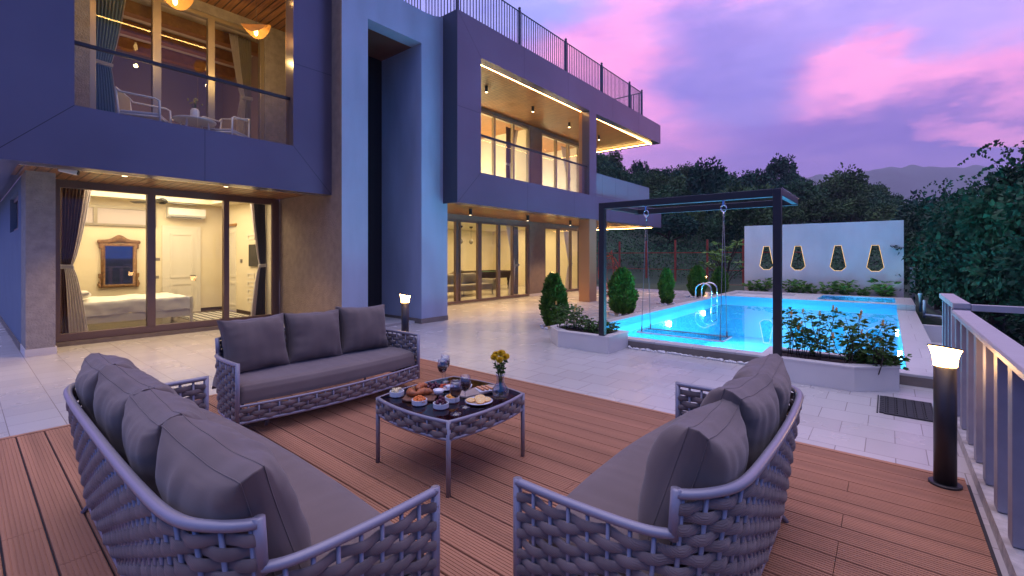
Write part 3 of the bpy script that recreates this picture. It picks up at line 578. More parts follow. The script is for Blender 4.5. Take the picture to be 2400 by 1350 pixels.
# ---------------------------------------------------------------- house
ho=empty('house',(9,11,0),label='modern two storey villa with grey panel frames, blue tower portal and lit glass doors',cat='house')
def P(name,mat_,*boxes,bevel=0,parent=None):
    m=MB()
    for b in boxes: m.box(*b)
    return m.build(name,mat_,parent or ho,bevel=bevel)
FY1,FY2=8.45,7.6
# left panel frame (upper left balcony)
m=MB(); m.ring([(.2,2.70),(4.679,2.70),(4.679,7.5),(.2,7.5)],[(1.0,3.53),(3.93,3.53),(3.93,6.32),(1.0,6.32)],FY1,FY1+.30,'y'); m.build('panel_frame',M['panel'],ho)
m=MB(); e=.0025
def seam(mb,p,q,Y,wd=.007):
    p=Vector((p[0],Y,p[1])); q=Vector((q[0],Y,q[1])); d=(q-p).normalized(); n=Vector((-d.z,0,d.x))*wd/2
    mb.add([p-n,q-n,q+n,p+n],[(0,1,2,3)]); 
for p,q in [((.22,2.72),(1.0,3.53)),((4.66,2.72),(3.93,3.53)),((2.52,2.70),(2.52,3.53)),((3.93,5.05),(4.679,5.05)),((.2,5.05),(1,5.05)),((.22,7.48),(1,6.32)),((4.66,7.48),(3.93,6.32))]: seam(m,p,q,FY1-.002)
m.build('panel_seams',M['seam'],ho)
P('wing_soffit',M['soffit_l'],(.3,4.679,8.92,10.75,2.79,2.83)); P('soffit_lip',M['metal_lip'],(.25,4.67,FY1+.301,8.90,2.71,2.76))
P('balcony_slab',M['stucco'],(.3,4.679,FY1+.301,10.4,2.84,3.34)); P('wing_end_wall',M['panel'],(.2,.5,FY1+.301,24,2.7,7.5))
P('balcony_floor',M['lightfloor'],(.5,4.679,FY1+.301,10.4,3.34,3.36))
P('balcony_ceiling',M['soffit_l'],(.5,4.679,FY1+.301,10.4,6.5,6.55)); P('wing_roof',M['stucco'],(.2,4.679,FY1+.301,24,7.1,7.4),(.5,4.679,FY1+.301,10.4,6.55,7.1))
P('balcony_side_lip',M['metal_lip'],(3.94,4.0,FY1+.301,FY1+.34,3.36,6.5))
P('rear_wall_upper',M['rough_stucco'],(.5,1.42,10.4,10.6,3.34,6.5),(4.22,4.679,10.4,10.6,3.34,6.5),(1.42,4.22,10.4,10.6,6.3,6.5))
def window(X0,X1,Y,z0,z1,mull,fmat,fw=.07,name='window',slabs=(),rail=None):
    m=MB(); m.ring([(X0,z0),(X1,z0),(X1,z1),(X0,z1)],[(X0+fw,z0+fw),(X1-fw,z0+fw),(X1-fw,z1-fw),(X0+fw,z1-fw)],Y,Y+.12,'y')
    for q,wd in mull: m.box(q-wd/2,q+wd/2,Y-.012,Y+.1,z0+fw,z1-fw)
    f=m.build(name,fmat,ho,bevel=.004); ed=[X0+fw]+[q for q,_ in mull]+[X1-fw]
    for a,b in zip(ed,ed[1:]):
        MB().box(a+.01,b-.01,Y+.05,Y+.056,z0+fw*.8,z1-fw*.8).build('pane',M['glass'],f)
    return f
window(1.42,4.22,10.42,3.36,6.3,[(2.34,.13),(3.22,.12)],M['alu_gold'],.08,'balcony_door')
# left ground floor
P('pillar',M['rough_stucco'],(.65,.97,10.0,10.75,.09,2.79)); P('pillar_plinth',M['planterstone'],(.64,.985,9.985,10.75,-.02,.09))
P('side_soffit',M['panel'],(.501,.65,10.76,24,2.795,2.83)); P('side_wall',mat('side_wall_blue',(.15,.20,.30),.8,var=.05,vscale=2),(.65,.97,10.76,13.2,.0,1.95),(.65,.97,13.2,24,.0,2.79),(.65,.97,10.76,13.2,2.6,2.79),(.65,.97,10.76,11.3,1.95,2.6));  # side wall base colour set darker and bluer than the pillar
sf=P('side_window',M['alu'],(.70,.78,11.3,13.2,1.95,2.02),(.70,.78,11.3,13.2,2.53,2.6),(.70,.78,12.2,12.28,2.02,2.53),(.70,.78,11.3,11.36,2.02,2.53)); MB().box(.74,.745,11.3,13.2,2.0,2.55).build('pane',M['dark'],sf)
P('side_skirting',M['kerb'],(.635,.648,10.76,24,-.02,.08))
P('door_sill',M['kerb'],(.97,4.679,10.68,10.95,-.02,.05))
window(.972,4.679,10.75,.05,2.79,[(2.33,.13),(3.6,.10)],M['alu'],.13,'sliding_door')
P('door_stack_frame',M['alu'],(4.50,4.56,10.70,10.76,.06,2.7))
# bedroom shell
BX0,BX1,BY0,BY1=.97,4.56,10.95,13.9
P('bedroom_floor',M['roomfloor'],(BX0,BX1,BY0-.08,BY1,.0,.06)); P('bedroom_rear_wall',M['cream'],(BX0,BX1,BY1,BY1+.15,.06,3.15)); P('bedroom_left_wall',M['cream'],(.971,.99,11.0,BY1,.06,3.1))
P('bedroom_right_wall',M['cream'],(BX1,4.679,BY0-.05,12.95,.06,3.15),(BX1,4.679,13.72,BY1,.06,3.15),(BX1,4.679,12.95,13.72,2.3,3.15))
P('bedroom_ceiling',M['ceilpaint'],(BX0,BX1,10.9,11.35,2.83,2.95),(BX0,BX1,13.5,BY1,2.83,2.95),(BX0,1.4,11.35,13.5,2.83,2.95),(4.15,BX1,11.35,13.5,2.83,2.95),(BX0,BX1,10.9,BY1,3.12,3.18))
P('bedroom_skirting',M['darkwood'],(BX0,3.20,BY1-.012,BY1-.001,.061,.14),(4.05,BX1,BY1-.012,BY1-.001,.061,.14),(BX1-.012,BX1-.001,11,12.9,.061,.14))
ob=P('high_window',M['alu_gold'],(1.5,3.1,BY1-.05,BY1-.002,2.60,2.66),(1.5,3.1,BY1-.05,BY1-.002,2.2,2.25),(3.04,3.1,BY1-.05,BY1-.002,2.25,2.6),(1.95,2.02,BY1-.05,BY1-.002,2.25,2.6)); MB().box(1.5,3.04,BY1-.03,BY1-.02,2.25,2.6).build('pane',mat('frosted_pane',(.60,.52,.50),.3),ob)
def paneldoor(x0,x1,z1,y,name='interior_door'):
    d=P(name,M['whitepaint'],(x0,x1,y-.03,y-.003,.06,z1)); m=MB()
    for a,b in ((.95,z1-.12),(.2,.82)): m.ring([(x0+.1,a),(x1-.1,a),(x1-.1,b),(x0+.1,b)],[(x0+.15,a+.05),(x1-.15,a+.05),(x1-.15,b-.05),(x0+.15,b-.05)],y-.045,y-.03,'y')
    m.build('moulding',M['whitepaint'],d); MB().tube([(x1-.07,y-.03,1.0),(x1-.07,y-.07,1.0),(x1-.19,y-.075,1.0)],.011,8).build('handle',M['dark'],d,smooth=True); MB().box(x1-.1,x1-.05,y-.04,y-.03,.86,.92).build('lock',M['dark'],d)
    P('door_frame',M['whitepaint'],(x0-.06,x0-.001,y-.035,y-.003,.06,z1+.06),(x1+.001,x1+.06,y-.035,y-.003,.06,z1+.06),(x0,x1,y-.034,y-.003,z1+.001,z1+.06)); return d
paneldoor(3.28,3.98,2.2,BY1)
d=P('side_door',M['whitepaint'],(4.60,4.64,12.96,13.71,.06,2.28)); m=MB()
for a,b in ((.95,2.15),(.2,.82)): m.ring([(13.05,a),(13.62,a),(13.62,b),(13.05,b)],[(13.1,a+.05),(13.57,a+.05),(13.57,b-.05),(13.1,b-.05)],4.585,4.60,'x')
m.build('moulding',M['whitepaint'],d); P('side_door_jamb',M['doorwood'],(4.50,4.62,13.72,13.76,.06,2.34),(4.545,4.559,12.9,13.76,2.28,2.34))
m=MB()
for z in (.35,.55,.75,.95,1.9):
    for y0 in (11.3,11.8): m.ring([(y0,z),(y0+.4,z),(y0+.4,z+.13),(y0,z+.13)],[(y0+.03,z+.03),(y0+.37,z+.03),(y0+.37,z+.10),(y0+.03,z+.10)],BX1-.015,BX1-.001,'x')
m.build('wall_moulding',M['whitepaint'],ho)
# tower
TY=8.08
m=MB(); m.add([(4.68,TY,-.02),(5.25,TY,-.02),(5.25,TY,6.28),(6.62,TY,6.28),(6.62,TY,-.02),(7.40,TY,-.02),(7.40,TY,7.17),(7.2,TY,7.10),(7.0,TY,7.04),(6.7,TY,7.01),(6.3,TY,7.0),(5.9,TY,7.02),(5.4,TY,7.2),(4.68,TY,7.5)],[(0,1,2,12,13),(2,3,8,9,10,11,12),(3,4,5,6,7,8)])
def wallq(mb,x,y0,y1,z0,z1,flip=False): mb.add([(x,y0,z0),(x,y1,z0),(x,y1,z1),(x,y0,z1)],[(3,2,1,0) if flip else (0,1,2,3)])
wallq(m,5.25,TY,9.6,-.02,6.28); wallq(m,6.62,TY,9.6,-.02,6.28,True); wallq(m,7.40,TY,10.4,-.02,7.17)
m.add([(5.25,TY,6.28),(6.62,TY,6.28),(6.62,TY+.35,6.28),(5.25,TY+.35,6.28)],[(0,1,2,3)])
m.add([(4.68,TY,7.5),(5.4,TY,7.2),(5.4,TY+.3,7.2),(4.68,TY+.3,7.5)],[(0,1,2,3)]); m.add([(5.9,TY,7.02),(7.4,TY,7.0),(7.4,9.5,7.0),(5.9,9.5,7.0)],[(0,1,2,3)])
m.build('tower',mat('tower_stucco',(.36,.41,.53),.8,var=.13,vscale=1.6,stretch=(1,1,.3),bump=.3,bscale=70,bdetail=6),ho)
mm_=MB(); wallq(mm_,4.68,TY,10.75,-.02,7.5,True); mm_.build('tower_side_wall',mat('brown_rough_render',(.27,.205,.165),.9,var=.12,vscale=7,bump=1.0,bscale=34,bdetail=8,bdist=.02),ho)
P('tower_skirting',M['kerb'],(6.605,6.619,TY-.013,9.6,-.02,.09),(6.61,7.413,TY-.014,TY-.001,-.02,.09),(7.401,7.414,TY-.002,10.3,-.02,.09)); P('tower_skirting',M['kerb'],(4.66,5.25,TY-.014,TY-.001,-.02,.09),(4.666,4.679,TY-.002,10.7,-.02,.09))
P('tower_soffit',mat('dark_wood_soffit',(.17,.06,.035),.5),(5.25,6.62,TY+.351,9.6,6.285,6.32)); P('tower_door',mat('near_black_door',(.006,.006,.009),.6),(5.26,6.61,9.58,9.62,-.02,6.28))
P('recess_floor_step',M['coping'],(5.26,6.60,8.3,9.57,-.02,.03))
# right panel frame
m=MB(); m.add([(7.27,FY2,2.73),(19.42,FY2,2.73),(19.42,FY2,3.52),(13.72,FY2,3.52),(13.25,FY2,3.52),(8.05,FY2,3.52),(8.05,FY2,6.3),(13.25,FY2,6.3),(13.72,FY2,6.3),(19.34,FY2,6.36),(19.34,FY2,7.15),(7.27,FY2,7.15)],[(0,1,2,3,4,5),(0,5,6,11),(6,7,8,9,10,11),(4,3,8,7)])
D=.28
for a,b in (((7.27,2.73),(19.42,2.73)),((19.42,2.73),(19.42,3.52)),((19.42,3.52),(13.72,3.52)),((13.25,3.52),(8.05,3.52)),((8.05,3.52),(8.05,6.3)),((8.05,6.3),(13.25,6.3)),((13.25,6.3),(13.25,3.52)),((13.72,3.52),(13.72,6.3)),((13.72,6.3),(19.34,6.36)),((19.34,6.36),(19.34,7.15)),((19.34,7.15),(7.27,7.15))):
    m.add([(a[0],FY2,a[1]),(b[0],FY2,b[1]),(b[0],FY2+D,b[1]),(a[0],FY2+D,a[1])],[(0,1,2,3)])
m.build('panel_frame',M['panel'],ho)
P('frame_side',M['navy'],(7.262,7.27,FY2,8.2,2.73,7.15),(7.262,7.27,8.2,10.4,2.8,7.0))
P('roof',M['panel'],(19.06,19.34,FY2+D+.001,14.5,6.37,7.14),bevel=0); P('roof_slab',M['stucco'],(7.28,19.05,FY2+D+.001,14.5,6.56,7.12))
P('lower_slab_end',M['panel'],(19.15,19.42,FY2+D+.001,11.2,2.74,3.5)); P('lower_slab',M['stucco'],(7.41,19.14,FY2+D+.001,10.4,2.86,3.44))
P('upper_soffit',M['soffit'],(7.3,19.05,FY2+D+.001,14.4,6.42,6.46)); P('lower_soffit',M['soffit'],(7.415,19.14,FY2+D+.001,10.39,2.80,2.84))
P('column',mat('column_brown_panel',(.42,.215,.11),.35,metal=.2,var=.04,vscale=1),(13.25,13.72,FY2+.001,8.0,-.02,2.73),(13.252,13.718,FY2+D,8.0,3.45,6.42),bevel=0)
P('soffit_lip',M['metal_lip'],(7.42,19.1,FY2+D+.001,FY2+D+.14,2.745,2.78))
m=MB()
for p,q in [((7.29,2.75),(8.05,3.52)),((7.29,7.13),(8.05,6.3)),((7.27,4.95),(8.05,4.95)),((9.9,2.73),(9.9,3.52)),((12.3,2.73),(12.3,3.52)),((14.7,2.73),(14.7,3.52)),((17.1,2.73),(17.1,3.52)),((9.75,6.3),(9.75,7.15)),((11.95,6.3),(11.95,7.15)),((14.9,6.32),(14.9,7.15)),((17.1,6.34),(17.1,7.15))]: seam(m,p,q,FY2-.002)
m.build('panel_seams',M['seam'],ho)
P('led_strip',M['led'],(8.06,13.2,7.884,7.898,6.296,6.31)); P('led_strip',M['led'],(13.8,19.03,7.884,7.898,6.311,6.325)); P('led_strip',M['led'],(19.036,19.05,7.91,13,6.352,6.367)); P('led_strip',M['led'],(19.12,19.134,7.9,11,2.724,2.738))
P('led_strip',M['led'],(1.2,3.8,FY1+.305,FY1+.32,6.29,6.31))
# right wing walls and glazing
GZ=2.66
P('ground_wall',M['taupe_wall'],(7.41,8.1,10.4,10.6,-.02,2.8),(13.66,14.66,10.4,10.6,.06,2.8),(17.42,18.2,10.4,10.6,.0,2.8),(8.1,13.66,10.4,10.6,GZ,2.8),(14.66,17.42,10.4,10.6,GZ,2.8),(18.0,18.2,10.6,15.5,-.02,2.8)); P('wall_skirting',M['planterstone'],(13.66,14.66,10.38,10.4,-.02,.07))
window(8.1,13.66,10.42,.0,GZ,[(9.95,.11),(10.08,.05),(10.98,.16),(11.95,.12),(12.72,.07)],M['alu'],.08,'sliding_door')
window(14.66,17.42,10.42,.0,GZ,[(15.68,.14),(16.62,.07)],M['alu'],.08,'sliding_door')
P('upper_wall',M['taupe_wall'],(7.41,10.3,10.4,10.6,3.44,6.42),(13.72,14.45,10.4,10.6,3.44,6.42),(17.35,18.2,10.4,10.6,3.44,6.42),(10.3,13.72,10.4,10.6,6.33,6.42),(14.45,17.35,10.4,10.6,6.3,6.42),(10.3,17.35,10.4,10.6,3.44,4.15),(18.0,18.2,10.6,15.5,3.44,6.42))
window(10.3,13.72,10.42,4.15,6.33,[(11.72,.09),(12.75,.09)],M['alu_gold'],.08)
window(14.45,17.35,10.42,3.46,6.3,[(15.5,.09),(16.42,.09)],M['alu_gold'],.08)
P('balcony_floor_tiles',M['lightfloor'],(7.41,19.14,7.9,10.4,3.445,3.47))
# rooms of the right wing
P('living_floor',M['lightfloor'],(7.42,18,10.6,16,-.02,.02)); P('living_rear_wall',M['cream'],(7.42,18,16,16.15,0,2.95)); P('living_ceiling',M['ceilpaint'],(7.42,18,10.6,16,2.78,2.9)); P('living_side_wall',M['cream'],(17.85,17.99,10.6,16,.02,2.78),(7.42,7.5,10.6,16,.02,2.78))
P('upper_room_wall',M['cream'],(7.42,18,15.0,15.15,3.44,6.5),(14.0,14.12,10.6,15,3.44,6.5),(17.85,17.99,10.6,15,3.44,6.5),(7.42,7.5,10.6,15,3.44,6.5)); P('upper_room_ceiling',M['ceilpaint'],(7.42,18,10.6,15,6.47,6.54)); P('upper_room_floor',M['lightfloor'],(7.42,18,10.6,15,3.3,3.46))
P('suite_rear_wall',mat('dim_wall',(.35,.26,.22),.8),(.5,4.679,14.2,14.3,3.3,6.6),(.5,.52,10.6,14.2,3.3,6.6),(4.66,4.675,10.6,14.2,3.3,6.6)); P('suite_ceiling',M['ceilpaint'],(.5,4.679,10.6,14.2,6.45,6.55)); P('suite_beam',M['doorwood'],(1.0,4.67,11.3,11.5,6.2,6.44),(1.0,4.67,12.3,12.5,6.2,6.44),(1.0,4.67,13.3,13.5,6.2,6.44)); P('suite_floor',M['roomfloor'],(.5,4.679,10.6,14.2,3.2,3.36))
# balustrades
def balus(X0,X1,Y,z0,z1,n,name='glass_balustrade',rail=True):
    f=MB(); f.box(X0,X1,Y-.02,Y+.02,z0,z0+.035)
    if rail: f.box(X0,X1+.0,Y-.025,Y+.025,z1,z1+.05)
    else: f.box(X0,X1,Y-.015,Y+.015,z1,z1+.015)
    b=f.build(name,M['seam'] if not rail else M['blackmetal'],ho,bevel=.003)
    wd=(X1-X0)/n
    for i in range(n): MB().box(X0+i*wd+.006,X0+(i+1)*wd-.006,Y-.006,Y+.006,z0+.03,z1).build('glass_panel',M['bal_glass'] if rail else M['frost'],b)
balus(1.0,3.93,8.60,3.50,4.40,2); balus(8.05,13.24,7.70,3.50,4.43,4)
balus(13.9,19.2,8.05,3.5,4.47,5,rail=False)
# roof railing
rr=empty('roof_railing',(12,7.7,7.1),label='dark vertical bar railing with ball topped posts along the villa roof edge',cat='railing')
def rrseg(p,q,z0,n,skip=False):
    p=Vector(p);q=Vector(q); m=MB(); 
    m.tube([p+Vector((0,0,z0+.06)),q+Vector((0,0,z0+.06))],.016,4); m.tube([p+Vector((0,0,z0+.96)),q+Vector((0,0,z0+.96))],.022,4)
    for i in range(1,n):
        c=p.lerp(q,i/n); m.box(c.x-.009,c.x+.009,c.y-.009,c.y+.009,z0+.06,z0+.95)
    m.build('bar_panel',M['navyrail'],rr)
def rrpost(x,y,z0): 
    m=MB(); m.box(x-.03,x+.03,y-.03,y+.03,z0,z0+1.0); m.ball((x,y,z0+1.045),.042,8,6); m.build('post',M['navyrail'],rr)
XP=[7.34,9.65,11.94,14.23,16.45,17.58]
for a,b in zip(XP,XP[1:]): rrseg((a,7.68,0),(b,7.68,0),7.14,int(round((b-a)/.105)))
for x in XP: rrpost(x,7.68,7.14)
rrseg((17.58,7.68,0),(17.58,10.2,0),7.14,22); rrpost(17.58,10.2,7.14); rrseg((7.34,7.68,0),(7.34,8.9,0),7.14,11)
rrseg((7.34,8.9,0),(6.4,8.7,0),7.12,9); rrseg((6.4,8.7,0),(5.2,8.7,0),7.3,11); rrpost(6.4,8.7,7.1)
# downlights, pendants
DL=[(9.75,8.99,6.42,'u'),(12.05,9.03,6.42,'u'),(14.35,9.08,6.42,'u'),(16.67,9.12,6.42,'u'),(9.0,8.9,2.80,'l'),(11.6,8.9,2.80,'l'),(14.3,9.0,2.80,'l'),(16.9,9.0,2.80,'l'),(1.62,8.98,2.79,'w'),(3.0,8.98,2.79,'w')]
DLT=['upper balcony downlight nearest the tower','second upper balcony downlight from the tower','upper balcony downlight just left of the column','upper balcony downlight right of the column','ground floor downlight nearest the tower in front of the sliding doors','second ground floor downlight from the tower','ground floor downlight just left of the column','ground floor downlight right of the column','left downlight under the bedroom overhang','right downlight under the bedroom overhang']
def spot(loc,e,col=(1,.62,.28),size=R(100),rad=.03):
    l=bpy.data.lights.new('downlight_beam','SPOT'); l.energy=e; l.color=col; l.spot_size=size; l.spot_blend=.6; l.shadow_soft_size=rad; o=bpy.data.objects.new('downlight_beam',l); COL.objects.link(o); o.location=loc
for i,(x,y,z,k) in enumerate(DL):
    t=empty('downlight',(x,y,z),label='small black cylinder '+DLT[i],cat='downlight',group='black cylinder ceiling lights'); hh=.17 if k!='w' else .07
    MB().tube([(0,0,0),(0,0,-hh)],.045,14).build('housing',M['blackmetal'],t,local=True); MB().tube([(0,0,-hh-.001),(0,0,-hh-.006)],.034,14).build('lens',emis('lens_%d'%i,(1,.7,.38),12 if k=='u' else 4),t,local=True)
    spot((x,y,z-hh-.02),{'u':34,'l':210,'w':95}[k])
def pend(x,y,z,r,lab,seed):
    t=empty('pendant_lamp',(x,y,z),label=lab,cat='pendant lamp',group='rattan pendant lamps on the upper left balcony'); m=MB(); rd=random.Random(seed)
    def f(u,v):
        a=u*2*PI; q=.12+.88*v; return (r*q*math.cos(a),r*.8*q*math.sin(a),.10-.10*q*q+.10*q*math.cos(2*a+1)*v+.05*q*math.cos(a)+.006*math.cos(a*60)*q)
    m.grid(f,120,6); m.build('shade',mat('rattan_%d'%seed,(.42,.19,.045),.6,bump=.6,bscale=90,stretch=(1,1,1),emit=(1,.45,.08),estr=.05),t,local=True,smooth=True)
    MB().lathe([(.014,.08),(.02,.02),(.035,-.04),(.03,-.085),(.01,-.11)],n=10).build('bulb',M['bulb'],t,local=True,smooth=True); MB().tube([(0,0,.05),(0,0,6.5-z)],.004,5).build('cord',M['blackmetal'],t,local=True)
    l=bpy.data.lights.new('pendant_light','POINT'); l.energy=16; l.color=(1,.64,.20); l.shadow_soft_size=.04; o=bpy.data.objects.new('pendant_light',l); COL.objects.link(o); o.location=(x,y,z-.42)
pend(2.30,9.15,5.78,.27,'rattan pendant lamp at the top edge, left of the two on the balcony',1); pend(3.56,9.15,5.74,.25,'rattan pendant lamp at the right end of the upper left balcony',2)
# security camera
t=empty('security_camera',(1.0,8.98,2.74),label='white security camera under the left overhang beside the pillar',cat='camera'); MB().obox((.0,0,-.03),(.2,.075,.075),rz=R(-20),ry=R(12)).build('housing',M['plastic'],t,local=True,bevel=.01); MB().obox((.1,-.037,-.052),(.012,.06,.06),rz=R(-20),ry=R(12)).build('lens',M['dark'],t,local=True)
# ---------------------------------------------------------------- curtains
def curtain(x0,x1,y,z0,z1,ztie,wt,side,label,mats,folds=9,wb=None,white=.22,cat='curtain',mw=None):
    # side -1: gathered to x0; +1 gathered to x1
    W=x1-x0; wb=wb or W; ax=x0 if side<0 else x1; sg=1 if side<0 else -1; t=empty('curtain',(ax,y,z0),label=label,cat=cat,group='tied back curtains')
    def wid(z):
        if z>ztie: q=(z-ztie)/(z1-ztie); return wt+(W-wt)*(q**.75)
        q=(ztie-z)/(ztie-z0); return wt+(wb-wt)*(q**.6)
    def sheet(a,b,amp,off):
        def f(u,v):
            z=z0+(z1-z0)*v; s=a(z)+(b(z)-a(z))*u; x=ax+sg*wid(z)*s
            return (x,y+off+amp*math.sin(s*folds*2*PI+.6*math.sin(z*3))*(.35+.65*min(1,wid(z)/W)),z)
        return MB().grid(f,70,36)
    dr=sheet(lambda z:0.0,lambda z:(1-white) if z>ztie else mw if mw else (1-white*1.4),.030,0).build('drape',mats[0],t,smooth=True); sh=sheet(lambda z:(1-white) if z>ztie else (mw if mw else 1-white*1.4),lambda z:1.0,.03,.004).build('sheer',mats[1],t,smooth=True)
    for o in (dr,sh):
        so=o.modifiers.new('thick','SOLIDIFY'); so.thickness=.004
    m=MB(); m.obox((ax+sg*(wt*.5+.0),y,ztie),(wt*1.25,.09,.075),ry=R(4)*sg); m.build('tieback',mats[1],t,bevel=.015); return t
curtain(1.13,1.56,11.15,.08,2.76,1.31,.16,-1,'dark curtain with white lining tied back at the left of the bedroom doors',(M['darkdrape'],M['sheer']),wb=.38,mw=.30)
curtain(4.22,4.55,11.15,.08,2.74,1.28,.14,1,'navy curtain with white edge tied back at the right of the bedroom doors',(M['navydrape'],M['sheer']),wb=.33)
curtain(1.50,1.98,10.85,3.4,6.25,4.95,.26,-1,'blue grey curtain tied back behind the upper left balcony doors',(M['bluedrape'],M['sheer']),wb=.40,white=.05)
curtain(3.68,4.12,10.85,3.4,6.25,4.95,.2,1,'pale curtain tied back at the right of the upper left balcony doors',(M['grey'],M['sheer']),wb=.36,white=.4)
curtain(12.85,13.55,10.85,.05,2.6,1.15,.30,1,'grey curtain with white edge tied back at the right end of the living room doors',(mat('greydrape',(.28,.26,.30),.85),M['sheer']),wb=.6,white=.35)
curtain(12.9,13.4,15.6,.05,2.55,1.1,.3,-1,'white curtain hanging at the rear of the living room beside the billiard table',(M['sheer'],M['grey']),wb=.45)
curtain(16.7,17.35,10.85,.05,2.6,1.15,.22,1,'white curtain tied back at the right end of the second glass doors',(M['sheer'],M['sheer']),wb=.55)
curtain(12.9,13.6,10.9,3.6,6.28,4.9,.25,-1,'brown curtain tied back in the upper right window nearest the tower',(mat('browndrape',(.16,.10,.10),.85),M['sheer']),wb=.4)
curtain(16.55,17.3,10.9,3.5,6.25,4.9,.2,1,'white curtain tied back in the upper window beside the column',(M['sheer'],M['sheer']),wb=.45)
# ---------------------------------------------------------------- bedroom contents
def area(loc,sx,sy,e,col,rot=(0,0,0)):
    l=bpy.data.lights.new('room_light','AREA'); l.shape='RECTANGLE'; l.size=sx; l.size_y=sy; l.energy=e; l.color=col; o=bpy.data.objects.new('room_light',l); COL.objects.link(o); o.location=loc; o.rotation_euler=rot
WARM=(1,.74,.40)
area((2.77,12.35,3.105),2.5,2.0,85,(1,.80,.52)); area((2.77,11.15,2.815),2.6,.2,26,(1,.80,.52)); area((10.5,13.2,2.765),4.5,3.6,170,WARM); area((15.6,13.0,2.765),3.4,3.2,110,WARM)  # second one, a strip along the front ceiling, is added to brighten the bed front
def room(loc,e,col):
    l=bpy.data.lights.new('room_fill_light','POINT'); l.energy=e; l.color=col; l.shadow_soft_size=.25; o=bpy.data.objects.new('room_fill_light',l); COL.objects.link(o); o.location=loc
room((9.5,12.6,4.0),230,(1,.90,.62)); room((12.3,13.0,4.0),230,(1,.90,.62)); room((16.0,12.9,3.9),260,(1,.93,.78)); room((2.6,12.8,3.9),34,(1,.60,.42))  # unseen point lights added below the window sight line to brighten the ceilings
t=empty('bed',(2.4,12.5,.06),label='white bed with rumpled linen standing behind the bedroom glass doors',cat='bed')
bx0,bx1,by0,by1=1.15,3.28,11.75,13.2
MB().box(bx1-.05,bx1,by0,by0+.06,.06,.62).build('bed_post',M['whitepaint'],t,bevel=.006); MB().box(bx1-.05,bx1,by1-.06,by1,.06,.62).build('bed_post',M['whitepaint'],t,bevel=.006)
MB().box(bx1-.04,bx1-.01,by0+.06,by1-.06,.2,.56).build('footboard',M['whitepaint'],t); MB().box(bx0,bx1-.05,by0+.01,by0+.05,.2,.36).build('side_rail',M['whitepaint'],t); MB().box(bx0-.05,bx0,by0,by1,.06,1.0).build('headboard',M['whitepaint'],t)
def mattf(u,v):
    # profile over the bed: across u along x, v around the cross-section
    x=bx0+(bx1-.06-bx0)*u; a=v*2-1; yy=(by0+by1)/2; w2=(by1-by0)/2
    s=max(-1,min(1,a*1.35)); y=yy+w2*s; z=.63-.27*max(0,(abs(a)-.74)/.26); z+=.03*noise.noise(Vector((x*3,y*3,0)))+.012*noise.noise(Vector((x*11,y*11,1)))
    if u>.97: z-=.02
    return (x,y-(0 if abs(s)<1 else .015*noise.noise(Vector((x*7,z*7,0)))),z)
MB().grid(mattf,60,40).build('duvet',M['linen'],t,smooth=True)
def pillow(w_,h_,th,nu=26,nv=22,seed=0,wr=1.0,edge=.35,pinch=.05,seamr=0):
    """box-edged cushion: u along width, v along height, y is the thickness (front = -y)"""
    m=MB(); 
    def P3(u,v,s):
        a,b=2*u-1,2*v-1; x=a*w_/2*(1-pinch*(1-b*b)*abs(a)**3); z=b*h_/2*(1-pinch*(1-a*a)*abs(b)**3)
        f=((1-abs(a)**3)*(1-abs(b)**3))**.55; t_=th/2*(edge+(1-edge)*f)
        n=noise.noise(Vector((x*5+seed*9,z*5,s*3))); n2=noise.noise(Vector((x*14+seed*5,z*3+seed,s*5+2))); n3=noise.noise(Vector((x*4,z*16+seed*3,s*7)))
        ef=1.15*(abs(b)**2.2)*(1-abs(b)**12); ef2=1.15*(abs(a)**2.2)*(1-abs(a)**12)
        t_+=wr*(.010*n*(1-.8*max(abs(a),abs(b))**10)+.008*n2*ef*(1-a**8)+.007*n3*ef2+.004*n2*(1-max(abs(a),abs(b))**10))
        return Vector((x,s*t_,z+wr*.006*noise.noise(Vector((x*6,seed,s)))*(1 if abs(b)>.9 else 0)))
    vs=[];n_=(nu+1)*(nv+1)
    for s in (-1,1):
        for j in range(nv+1):
            for i in range(nu+1):
                # denser towards the edges
                uu=.5-.5*math.cos(PI*i/nu)*(1) ; vv=.5-.5*math.cos(PI*j/nv); uu=.55*uu+.45*i/nu; vv=.55*vv+.45*j/nv
                vs.append(P3(uu,vv,s))
    fs=[]
    for k,fl in ((0,False),(1,True)):
        for j in range(nv):
            for i in range(nu):
                q=(k*n_+j*(nu+1)+i,k*n_+j*(nu+1)+i+1,k*n_+(j+1)*(nu+1)+i+1,k*n_+(j+1)*(nu+1)+i); fs.append(q[::-1] if fl else q)
    bl=[i for i in range(nu+1)]+[j*(nu+1)+nu for j in range(1,nv+1)]+[nv*(nu+1)+i for i in range(nu-1,-1,-1)]+[j*(nu+1) for j in range(nv-1,0,-1)]
    nb=len(bl); base=len(vs)
    # rounded gusset: mid loop pushed outward
    c=Vector((0,0,0)); mids=[]
    for b_ in bl:
        p=vs[b_]; q=vs[b_+n_]; mid=(p+q)/2; o=Vector((mid.x,0,mid.z)); o=o.normalized() if o.length else o; mid=mid+o*.018*(1+.6*noise.noise(Vector((mid.x*12,mid.z*12,seed)))); mids.append(mid)
    vs+=mids
    for k in range(nb):
        a,b_=bl[k],bl[(k+1)%nb]; fs.append((b_,a,base+k,base+(k+1)%nb)); fs.append((base+(k+1)%nb,base+k,a+n_,b_+n_))
    m.add(vs,fs)
    if seamr:
        for off in (0,n_):
            m.tube([vs[b_+off]*1.004 for b_ in bl],seamr,5,closed=True)
    return m
p=pillow(.7,.42,.16,seed=3).build('pillow',M['linen'],t,local=True,smooth=True); p.location=(-.95,-.35,.66); p.rotation_euler=(R(80),R(6),R(80))
